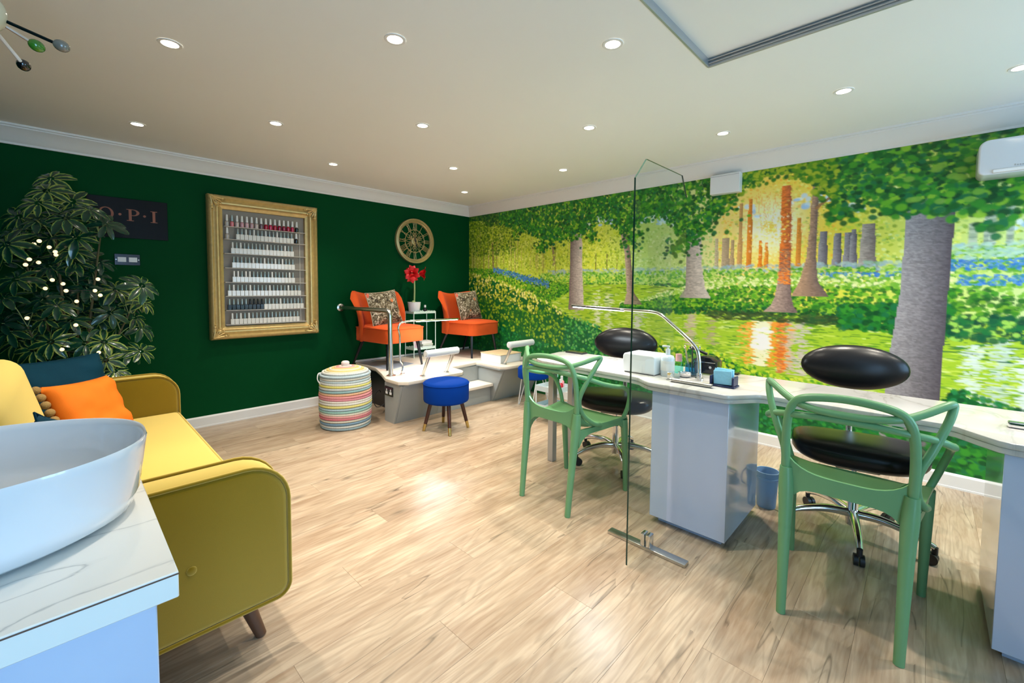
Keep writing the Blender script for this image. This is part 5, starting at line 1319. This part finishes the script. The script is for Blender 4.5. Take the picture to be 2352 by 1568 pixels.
BULBS = [(-0.1, 4.023, 1.651), (0.056, 4.108, 1.615), (-0.113, 4.127, 1.548), (-0.086, 3.978, 1.56), (-0.046, 4.081, 1.531), (-0.131, 3.978, 1.445), (-0.096, 4.099, 1.432), (-0.039, 4.03, 1.321), (0.008, 4.129, 1.297), (-0.073, 4.147, 1.266), (0.067, 4.061, 1.182), (0.024, 4.15, 1.154), (0.155, 4.026, 1.253), (0.178, 3.984, 1.223), (-0.156, 4.078, 1.08), (0.057, 3.976, 1.031), (-0.01, 4.006, 0.875), (0.065, 4.043, 0.803), (0.095, 4.08, 0.8), (0.16, 3.998, 0.839), (0.02, 3.978, 1.253), (-0.018, 4.126, 1.486), (0.172, 4.026, 1.33), (0.164, 4.143, 0.651), (0.234, 4.131, 0.642), (-0.02, 4.038, 1.501), (-0.15, 4.053, 1.414)]
pt = thing('umbrella_plant', 'tall variegated umbrella plant in the corner behind the yellow sofa', 'plant', (.05, 4.25, 0))
RP = random.Random(5)
obj('pot', lathe(NB(), [(0, 0), (.13, 0), (.17, .30), (.18, .34), (.165, .34), (.16, .30), (0, .30)], (.05, 4.25, 0), 32), M['terracotta_dark'], pt)
obj('soil', lathe(NB(), [(0, .315), (.155, .315), (.155, .3005), (0, .3005)], (.05, 4.25, 0), 24), M['soil'], pt)
STEMS = []
for sx, sy, tx, ty_, tz in ((.03, 4.24, -.03, 4.2, 1.88), (.07, 4.27, .20, 4.22, 1.62), (.02, 4.27, -.17, 4.25, 1.50), (.08, 4.23, .34, 4.26, 1.08), (.05, 4.26, .08, 4.25, 1.30), (.0, 4.24, -.16, 4.18, 1.02)):
    P = cr([(sx, sy, .31), (sx + (tx - sx) * .3, sy + (ty_ - sy) * .3, .31 + (tz - .31) * .4), (sx + (tx - sx) * .7, sy + (ty_ - sy) * .7, .31 + (tz - .31) * .75), (tx, ty_, tz)], 6)
    STEMS += [Vector(p) for p in P]
    obj('stem', tube(NB(), P, [.011 - .006 * i / (len(P) - 1) for i in range(len(P))], 7), M['leaf_bark'], pt)
def leaf_mesh(seed, nl):
    r = random.Random(seed); bm = NB(); le = bm.verts.layers.float.new('edge')
    for k in range(nl):
        a = 2 * PI * (k + r.uniform(-.18, .18)) / nl; L = r.uniform(.105, .145); wd = L * r.uniform(.19, .235); droop = r.uniform(.2, .7)
        d = Vector((math.cos(a), math.sin(a), 0)); t_ = Vector((-d.y, d.x, 0)); Z = Vector((0, 0, 1)); rows = []
        st = [bm.verts.new(t_ * .0012), bm.verts.new(-t_ * .0012)]
        p0 = d * .022 - Z * .002
        for s in (0, .25, .5, .75, 1.0):
            p = p0 + d * L * s * (1 - .12 * droop * s) - Z * droop * L * (s ** 1.7) * .75
            w_ = wd * (math.sin(PI * (.07 + .85 * s ** 1.05))) ** .75
            row = []
            for q in (-1, -.5, 0, .5, 1):
                v = bm.verts.new(p + t_ * w_ * q + Z * (.22 * w_ * abs(q))); v[le] = abs(q) * (.85 + .3 * r.random()) + r.uniform(-.05, .12); row.append(v)
            rows.append(row)
        bm.faces.new((st[0], st[1], rows[0][1], rows[0][2], rows[0][3])) if False else bm.faces.new((st[0], st[1], rows[0][2]))
        for A, B in zip(rows, rows[1:]):
            for q in range(4): bm.faces.new((A[q], A[q + 1], B[q + 1], B[q]))
    me = bpy.data.meshes.new('leaf'); bm.to_mesh(me); bm.free()
    me.polygons.foreach_set('use_smooth', [True] * len(me.polygons)); me.materials.append(MATS['leaf_variegated']); return me
LM = [leaf_mesh(s, n) for s, n in ((1, 8), (2, 9), (3, 7), (4, 8), (5, 9))]
petioles = NB()
for i, p in enumerate(LEAVES):
    p = Vector(p)
    o = bpy.data.objects.new('leaf', LM[i % 5]); C.objects.link(o); o.parent = pt
    ctr = Vector((.05, 4.28, p.z - .05)); out_ = (p - ctr); out_.z = 0
    toward = Vector((-.15, -.8, 0)) + out_ * 2.0
    n = (Vector((0, 0, 1)) * RP.uniform(.35, .9) + toward.normalized() * RP.uniform(.5, .95)).normalized()
    q = n.to_track_quat('Z', 'Y').to_matrix() @ Matrix.Rotation(RP.uniform(0, 6.28), 3, 'Z')
    s = RP.uniform(.66, .90)
    o.matrix_local = Matrix.Translation(p - Vector((.05, 4.25, 0))) @ q.to_4x4() @ Matrix.Diagonal((s, s, s, 1))
    near = min(STEMS, key=lambda v: (v - p + Vector((0, 0, .10))).length)
    tube(petioles, cr([near, (near + p) / 2 + Vector((0, 0, .03)), p], 4), .0026, 5)
obj('petiole', petioles, M['stem_green'], pt)
fl = thing('fairy_lights', 'string of warm globe fairy lights wound through the umbrella plant', 'string lights', (.05, 4.1, 1.0))
ch = sorted(BULBS, key=lambda p: -p[2])
obj('wire', tube(NB(), cr(ch, 4), .0014, 5), M['black_plastic'], fl)
bmesh_bulb = None
for p in ch:
    if bmesh_bulb is None:
        b_ = NB(); ellipsoid(b_, (0, 0, 0), (.0115, .0115, .0115), 12, 8); bmesh_bulb = mesh_from(b_, 'bulb', 60); bmesh_bulb.materials.append(M['bulb_warm'])
    o = bpy.data.objects.new('bulb', bmesh_bulb); C.objects.link(o); o.parent = fl; o.location = Vector(p) - Vector((.05, 4.1, 1.0))

# ------------------------------------------------------------------ gilded frame with rows of nail polish
FX0, FX1, FZ0, FZ1 = .925, 1.888, .795, 2.112
YF = Y1
fr = thing('display_frame', 'large gilded ornate frame used as a wall display case', 'frame', (1.41, YF - .001, .80))
prof_f = [(0, .0), (0, .060), (.012, .074), (.026, .078), (.034, .066), (.044, .054), (.056, .058), (.066, .068), (.078, .066), (.086, .050), (.100, .044), (.118, .036), (.120, .0)]
def rail(p0, p1, inward):
    bm = NB(); A, B = [], []
    p0, p1, inward = Vector(p0), Vector(p1), Vector(inward); d = (p1 - p0).normalized()
    for s, h in prof_f:
        A.append(bm.verts.new(p0 + inward * s + d * s + Vector((0, -h - .001, 0)))); B.append(bm.verts.new(p1 + inward * s - d * s + Vector((0, -h - .001, 0))))
    n = len(A)
    for k in range(n): bm.faces.new((A[k], A[(k + 1) % n], B[(k + 1) % n], B[k]))
    bm.faces.new(A); bm.faces.new(B[::-1])
    return bm
cs = [(FX0, YF, FZ0), (FX1, YF, FZ0), (FX1, YF, FZ1), (FX0, YF, FZ1)]
ins = [(0, 0, 1), (-1, 0, 0), (0, 0, -1), (1, 0, 0)]
for k in range(4): obj('moulding', rail(cs[k], cs[(k + 1) % 4], ins[k]), M['gold_leaf'], fr, 50)
for k, (sx, sz) in enumerate(((1, 1), (-1, 1), (-1, -1), (1, -1))):
    bm = NB(); ox, oz = (FX0 if sx > 0 else FX1), (FZ0 if sz > 0 else FZ1)
    for (u, v, r, h) in ((.03, .03, .030, .085), (.075, .028, .024, .080), (.028, .075, .024, .080), (.070, .070, .030, .076), (.115, .03, .018, .079), (.03, .115, .018, .079), (.10, .075, .016, .070), (.075, .10, .016, .070), (.135, .035, .012, .076), (.035, .135, .012, .076)):
        ellipsoid(bm, (ox + sx * u, YF - h * .72, oz + sz * v), (r, h * .35, r), 12, 8)
    for kk in range(5):
        a = PI / 4 + (kk - 2) * .32
        tube(bm, cr([(ox + sx * .02, YF - .082, oz + sz * .02), (ox + sx * (.02 + .05 * math.cos(a)), YF - .086, oz + sz * (.02 + .05 * math.sin(a))), (ox + sx * (.02 + .095 * math.cos(a)), YF - .074, oz + sz * (.02 + .095 * math.sin(a)))], 4), [.008] * 4 + [.006] * 4 + [.003], 6)
    obj('corner_ornament', bm, M['gold_leaf'], fr, 50)
obj('back_panel', box(NB(), (FX0 + .11, YF - .006, FZ0 + .11), (FX1 - .11, YF - .001, FZ1 - .11)), M['display_back'], fr)
SHZ = [1.838, 1.722, 1.591, 1.458, 1.325, 1.196, 1.064, .930]
SX0, SX1 = FX0 + .123, FX1 - .123
for z in SHZ: obj('shelf', box(NB(), (SX0, YF - .064, z - .006), (SX1, YF - .0065, z), .001, 1), M['display_shelf'], fr)
bm = NB(); box(bm, (SX0, YF - .066, FZ1 - .21), (SX0 + .004, YF - .0065, FZ1 - .123)); 
obj('side_strip', box(NB(), (SX1 - .045, YF - .012, FZ0 + .125), (SX1 - .038, YF - .0065, FZ1 - .27)), M['display_shelf'], fr); bm.free()
def bottle_meshes():
    b = NB(); box(b, (-.0158, -.0125, 0), (.0158, .0125, .050), .0022, 1); body = mesh_from(b, 'bottle_body', 40)
    b = NB(); lathe(b, [(0, .0505), (.0082, .0505), (.0088, .056), (.0074, .100), (.006, .103), (0, .103)], (0, 0, 0), 10); cap = mesh_from(b, 'cap', 40)
    b = NB(); lathe(b, [(0, 0), (.0155, 0), (.017, .004), (.0165, .040), (.008, .049), (0, .049)], (0, 0, 0), 12); rb = mesh_from(b, 'bottle_body', 40)
    b = NB(); lathe(b, [(0, .0495), (.0105, .0495), (.0112, .054), (.0080, .104), (.006, .106), (0, .106)], (0, 0, 0), 10); rc = mesh_from(b, 'cap', 40)
    return body, cap, rb, rc
bmeshes = bottle_meshes()
def variant(me, m_, key, store={}):
    if (me.name, key) not in store:
        c = me.copy(); c.materials.clear(); c.materials.append(m_); store[(me.name, key)] = c
    return store[(me.name, key)]
pol = {k: mat('polish_' + k, v, .15, coat=.5) for k, v in dict(clear=rgb(186, 176, 168), coral=rgb(214, 120, 128), nude=rgb(206, 186, 178), rose=rgb(206, 150, 158), blush=rgb(214, 170, 172), mauve=rgb(190, 150, 152), smoke=rgb(120, 90, 96), ruby=rgb(176, 14, 46), berry=rgb(150, 10, 50), cherry=rgb(190, 24, 70), black=rgb(24, 20, 22)).items()}
ROWS = [('round', 1.075, 1.686, 16), ('white', 1.16, 1.636, 15), ('white', 1.116, 1.636, 17), ('white', 1.122, 1.642, 17), ('white', 1.122, 1.642, 17), ('white', 1.082, 1.698, 19), ('mixed', 1.080, 1.722, 20), ('white', 1.100, 1.680, 18)]
SHN = ['top', 'second', 'third', 'fourth', 'fifth', 'sixth', 'seventh', 'bottom']
toprow = [('clear', 'cap_white'), ('coral', 'cap_silver'), ('nude', 'cap_white'), ('rose', 'cap_white'), ('blush', 'cap_white'), ('mauve', 'cap_white'), ('nude', 'cap_white'), ('smoke', 'cap_white'), ('ruby', 'cap_white'), ('cherry', 'cap_white'), ('ruby', 'cap_white'), ('berry', 'cap_white'), ('berry', 'cap_white'), ('ruby', 'cap_white'), ('cherry', 'cap_white'), ('black', 'cap_white')]
CN = dict(clear='clear', coral='coral', nude='nude', rose='rose pink', blush='blush pink', mauve='mauve', smoke='smoky plum', ruby='ruby red', cherry='cherry red', berry='berry red', black='black')
ORD2 = ORD + ['twenty-first']
def bottle(x, y, z, mb, mc, ba, ca, kb, kc, label, group):
    t = thing('polish_bottle', label, 'nail polish', (x, y, z), 0, group)
    for nm, me, m_, k in (('bottle_body', mb, ba, kb), ('cap', mc, ca, kc)):
        o = bpy.data.objects.new(nm, variant(me, m_, k)); C.objects.link(o); o.parent = t
RB = random.Random(9)
for r, (kind, a, b_, n) in enumerate(ROWS):
    z = SHZ[r] + .0004; grp = 'nail polish bottles on the %s shelf of the gold frame' % SHN[r]
    for k in range(n):
        x = a + (b_ - a) * k / (n - 1); y = YF - .046
        if kind == 'round':
            cb, cc = toprow[k]
            bottle(x, y, z, bmeshes[2], bmeshes[3], pol[cb], M[cc], cb, cc, '%s nail polish with %s cap, %s from left on top shelf' % (CN[cb], 'silver' if cc == 'cap_silver' else 'white', ORD2[k]), grp)
        elif kind == 'mixed' and k < 9:
            blk = k >= 5
            bottle(x, y, z, bmeshes[0], bmeshes[1], M['black_gloss'], M['cap_black'] if blk else M['cap_silver'], 'blk', 'cb' if blk else 'cs', 'black nail polish bottle with %s cap, %s from left on seventh shelf' % ('black' if blk else 'silver', ORD2[k]), grp)
        else:
            wc = RB.random() < .16
            bottle(x, y, z, bmeshes[0], bmeshes[1], M['polish_white'], M['cap_white'] if wc else M['cap_silver'], 'pw', 'cw' if wc else 'cs', 'white nail polish bottle with %s cap, %s from left on %s shelf' % ('white' if wc else 'silver', ORD2[k], SHN[r]), grp)
for x, lab in ((1.075, 'clear bottle with white cap standing alone at the left of the second shelf'), (1.68, 'black bottle with white cap at the right end of the second shelf')):
    cb = 'clear' if x < 1.2 else 'black'
    bottle(x, YF - .046, SHZ[1] + .0004, bmeshes[2], bmeshes[3], pol[cb], M['cap_white'], cb, 'cap_white', lab, 'nail polish bottles on the second shelf of the gold frame')

# ------------------------------------------------------------------ clock
CX, CZ, CR = 3.120, 1.868, .280
ck = thing('wall_clock', 'round openwork brass wall clock with Roman numerals above the amaryllis', 'clock', (CX, Y1, CZ))
RX = Matrix.Rotation(PI / 2, 4, 'X')
yb = Y1 - .001
cm = M['clock_metal']
obj('rim', lathe(NB(), [(CR - .052, 0), (CR - .05, .022), (CR - .040, .030), (CR - .030, .022), (CR - .022, .020), (CR - .012, .036), (CR - .002, .034), (CR, .022), (CR, 0)], (CX, yb, CZ), 72, M=RX), cm, ck, 50)
def ring(r, t, y):
    return tube(NB(), [(CX + r * math.cos(a), y, CZ + r * math.sin(a)) for a in np.linspace(0, 2 * PI, 65)[:-1]], t, 6, True)
obj('inner_ring', ring(.140, .0048, Y1 - .014), cm, ck, 50)
NUM = ['XII', 'I', 'II', 'III', 'IIII', 'V', 'VI', 'VII', 'VIII', 'IX', 'X', 'XI']
GL = {'I': ([(0, 0, 0, 1)], .30), 'V': ([(-.22, 1, 0, 0), (.22, 1, 0, 0)], .56), 'X': ([(-.22, 0, .22, 1), (.22, 0, -.22, 1)], .56)}
for k, nu in enumerate(NUM):
    ang = PI / 2 - k * PI / 6; e = Vector((math.cos(ang), 0, math.sin(ang))); t_ = Vector((math.sin(ang), 0, -math.cos(ang)))
    wt = sum(GL[c][1] for c in nu); bm = NB(); x = -wt / 2
    r0, r1, sc_ = .146, .231, .055
    for c in nu:
        xc = x + GL[c][1] / 2; x += GL[c][1]
        for a0, b0, a1, b1_ in GL[c][0]:
            P = Vector((CX, Y1 - .016, CZ)) + e * (r0 + (r1 - r0) * b0) + t_ * (xc + a0) * sc_; Q = Vector((CX, Y1 - .016, CZ)) + e * (r0 + (r1 - r0) * b1_) + t_ * (xc + a1) * sc_
            tube(bm, [P, Q], .0034, 6)
        for rr in (r0 + .002, r1 - .002):
            P = Vector((CX, Y1 - .016, CZ)) + e * rr; tube(bm, [P + t_ * (xc - GL[c][1] * .42) * sc_, P + t_ * (xc + GL[c][1] * .42) * sc_], .0032, 5)
    obj('numeral', bm, cm, ck, 50)
bm = NB()
for k in range(6):
    an = PI / 2 + k * PI / 3; 
    def pt2(r, a): return (CX + r * math.cos(an + a), Y1 - .014, CZ + r * math.sin(an + a))
    for sg in (-1, 1):
        tube(bm, cr([pt2(.045, sg * .15), pt2(.075, sg * .30), pt2(.105, sg * .42), pt2(.137, sg * .50)], 5), .0030, 5)
        tube(bm, cr([pt2(.135, sg * .04), pt2(.118, sg * .13), pt2(.105, sg * .22), pt2(.093, sg * .16), pt2(.100, sg * .07), pt2(.108, sg * .12)], 5), .0028, 5)
        tube(bm, cr([pt2(.05, 0), pt2(.068, sg * .12), pt2(.078, sg * .30), pt2(.070, sg * .42), pt2(.062, sg * .34)], 5), .0028, 5)
    tube(bm, [pt2(.05, 0), pt2(.088, 0)], .0042, 5); tube(bm, cr([pt2(.084, -.22), pt2(.090, 0), pt2(.084, .22)], 4), .0028, 5)
obj('filigree', bm, cm, ck, 50)
obj('centre_disc', lathe(NB(), [(0, 0), (.050, 0), (.050, .010), (.042, .016), (.02, .014), (.016, .02), (0, .022)], (CX, Y1 - .004, CZ), 32, M=RX), cm, ck, 50)
for nm, L, a, w_ in (('hour_hand', .062, PI / 2 + .18, .007), ('minute_hand', .092, -PI / 2 + .25, .005)):
    e = Vector((math.cos(a), 0, math.sin(a))); o_ = Vector((CX, Y1 - .030 - (.003 if nm == 'minute_hand' else 0), CZ))
    P = [o_ - e * .018, o_ + e * L * .25, o_ + e * L * .6, o_ + e * L]
    obj(nm, tube(NB(), P, [w_ * .6, w_, w_ * 1.1, .001], 6), M['dark_hand'], ck)
obj('pin', lathe(NB(), [(0, .02), (.010, .02), (.010, .034), (0, .036)], (CX, Y1 - .004, CZ), 14, M=RX), M['dark_hand'], ck)

# ------------------------------------------------------------------ sign with copper letters, switch plate
sg_ = thing('wall_sign', 'black gloss sign with copper letters behind the umbrella plant', 'sign', (.40, Y1, 1.83))
obj('board', box(NB(), (.155, Y1 - .014, 1.672), (.648, Y1 - .001, 1.990), .001, 1), M['sign_black'], sg_)
yl0, yl1 = Y1 - .0185, Y1 - .0142
def flat(bm, pts): prism(bm, pts, yl0, yl1, 'y'); return bm
zb_, ztp = 1.812, 1.906
cu = M['matte_copper']
bm = NB(); n = 40; oc = (.262, (zb_ + ztp) / 2)
def ell(a, rx, rz): return (oc[0] + rx * math.cos(a), oc[1] + rz * math.sin(a))
for k in range(n):
    a, b_ = 2 * PI * k / n, 2 * PI * (k + 1) / n
    flat(bm, [ell(a, .046, .049), ell(b_, .046, .049), ell(b_, .030, .043), ell(a, .030, .043)])
obj('letter', bm, cu, sg_)
bm = NB(); px_ = .385
flat(bm, [(px_, zb_), (px_ + .044, zb_), (px_ + .044, zb_ + .005), (px_, zb_ + .005)]); flat(bm, [(px_ + .013, zb_ + .005), (px_ + .031, zb_ + .005), (px_ + .031, ztp - .005), (px_ + .013, ztp - .005)]); flat(bm, [(px_, ztp - .005), (px_ + .040, ztp - .005), (px_ + .040, ztp), (px_, ztp)])
bc_ = (px_ + .040, ztp - .026)
for k in range(14):
    a, b_ = -PI / 2 + PI * k / 14, -PI / 2 + PI * (k + 1) / 14
    f = lambda q, rx, rz: (bc_[0] + rx * math.cos(q), bc_[1] + rz * math.sin(q))
    flat(bm, [f(a, .040, .026), f(b_, .040, .026), f(b_, .022, .021), f(a, .022, .021)])
flat(bm, [(px_ + .031, ztp - .052), (px_ + .040, ztp - .052), (px_ + .040, ztp - .047), (px_ + .031, ztp - .047)])
obj('letter', bm, cu, sg_)
bm = NB(); ix = .535
for lo, hi in (((ix, zb_), (ix + .044, zb_ + .005)), ((ix + .013, zb_ + .005), (ix + .031, ztp - .005)), ((ix, ztp - .005), (ix + .044, ztp))): flat(bm, [(lo[0], lo[1]), (hi[0], lo[1]), (hi[0], hi[1]), (lo[0], hi[1])])
obj('letter', bm, cu, sg_)
for x in (.345, .497): obj('dot', lathe(NB(), [(0, 0), (.0095, 0), (.0095, .004), (0, .004)], (x, Y1 - .0142, (zb_ + ztp) / 2), 14, M=RX), cu, sg_)
sw = thing('wall_plate', 'small dark chrome switch plate with two white modules under the sign', 'switch', (.38, Y1, 1.495))
obj('plate', box(NB(), (.302, Y1 - .008, 1.452), (.460, Y1 - .001, 1.542), .002, 1), mat('smoked_chrome', rgb(70, 70, 76), .2, .9), sw)
for x in (.347, .415): obj('module', box(NB(), (x - .026, Y1 - .0115, 1.478), (x + .026, Y1 - .0082, 1.516), .001, 1), M['white_plastic'], sw)
for x in (.312, .450): obj('screw', lathe(NB(), [(0, 0), (.005, 0), (.005, .002), (0, .002)], (x, Y1 - .0082, 1.497), 10, M=RX), M['chrome'], sw)

# ------------------------------------------------------------------ bubble chandelier at the top left
HC = Vector((-.135, 1.90, 2.045))
chd = thing('chandelier', 'glass chandelier with coloured bead tips at the top left', 'chandelier', tuple(HC))
bm = NB(); ellipsoid(bm, HC, (.056, .056, .058), 28, 16); obj('globe', bm, M['frosted_body'], chd, 60)
obj('stem', stick(NB(), HC + Vector((0, 0, .057)), (HC.x, HC.y, ZC - .02), .011, .011, 12), M['chrome'], chd)
obj('ceiling_rose', lathe(NB(), [(0, -.022), (.05, -.018), (.055, 0), (0, 0)], (HC.x, HC.y, ZC - .0005), 28), M['chrome'], chd)
tips = [((.023, 1.877, 2.0), 'bead_grey', 'dark_tube'), ((-.028, 1.93, 2.0), 'bead_green', 'chrome'), ((-.06, 2.085, 1.985), 'bead_black', 'white_plastic'), ((-.30, 1.84, 2.02), 'bead_green', 'chrome'), ((-.24, 2.05, 2.06), 'bead_grey', 'chrome'), ((-.12, 1.74, 2.00), 'bead_black', 'chrome'), ((-.22, 1.80, 2.14), 'bead_green', 'dark_tube'), ((-.30, 1.95, 2.10), 'bead_black', 'chrome')]
for p, mb_, mr in tips:
    p = Vector(p); d = (p - HC).normalized()
    a = obj('arm', stick(NB(), HC + d * .05, p - d * .010, .0048, .0048, 8), M[mr], chd)
    bm = NB(); ellipsoid(bm, (0, 0, 0), (.0165, .0165, .019), 16, 10, d.to_track_quat('Z', 'Y').to_matrix()); bm.transform(Matrix.Translation(p)); obj('bead', bm, M[mb_], a, 60)

# ------------------------------------------------------------------ recessed ceiling downlights
DL = [(.40, 1.09, 'over the marble vanity top'), (3.31, 3.97, 'in the corner where the green and mural walls meet'), (1.755, 3.965, 'above the gilded display frame'), (.40, 4.00, 'above the umbrella plant'), (2.578, 3.255, 'over the platform steps'), (1.053, 3.27, 'in front of the gilded frame towards the sofa'), (3.313, 2.534, 'over the product trolley beside the mural'), (1.76, 2.562, 'over open floor between sofa and desk'), (.382, 2.565, 'over the yellow sofa seat'), (2.568, 1.743, 'over the left end of the desk'), (1.073, 1.774, 'over the floor before the sofa arm'), (3.303, 1.107, 'near the white cover box beside the mural'), (1.772, 1.083, 'beside the ceiling access panel'), (3.058, .391, 'over the right-hand black stool'), (3.33, -.282, 'near the air conditioner'), (2.62, -.45, 'added unseen to light the right end of the desk'), (3.15, -1.1, 'added unseen to light the floor beyond the desk')]  # last two are added out of view to brighten the right-hand floor
def lamp_mesh():
    b = NB(); lathe(b, [(.034, -.003), (.046, -.003), (.048, -.0005), (.048, .0)], (0, 0, 0), 28); 
    ringm = mesh_from(b, 'trim_ring', 40); ringm.materials.append(M['cornice_white'])
    b = NB(); lathe(b, [(0, -.0022), (.0335, -.0022), (.0335, -.0008), (0, -.0008)], (0, 0, 0), 24)
    lens = mesh_from(b, 'lens', 0); lens.materials.append(M['lens_light'])
    return ringm, lens
RG, LN = lamp_mesh()
sd = bpy.data.lights.new('downlight_beam', 'SPOT'); sd.energy = SPOT_W; sd.color = SPOT_COL; sd.spot_size = math.radians(112); sd.spot_blend = 1.0; sd.shadow_soft_size = 0.035
SDS = {}
for key, f_ in (('over the marble vanity top', .42), ('over the yellow sofa seat', 1.7), ('above the gilded display frame', .8)):
    SDS[key] = sd.copy(); SDS[key].energy = SPOT_W * f_
for x, y, where in DL:
    t = thing('downlight', 'round recessed ceiling downlight ' + where, 'downlight', (x, y, ZC - .0004), 0, 'recessed ceiling downlights')
    for nm, me in (('trim_ring', RG), ('lens', LN)):
        o = bpy.data.objects.new(nm, me); C.objects.link(o); o.parent = t
    if 'umbrella' in where: continue                     # this one stands dim in the photograph
    l = bpy.data.objects.new('downlight_beam', SDS.get(where, sd)); C.objects.link(l); l.parent = t; l.location = (0, 0, -.006)
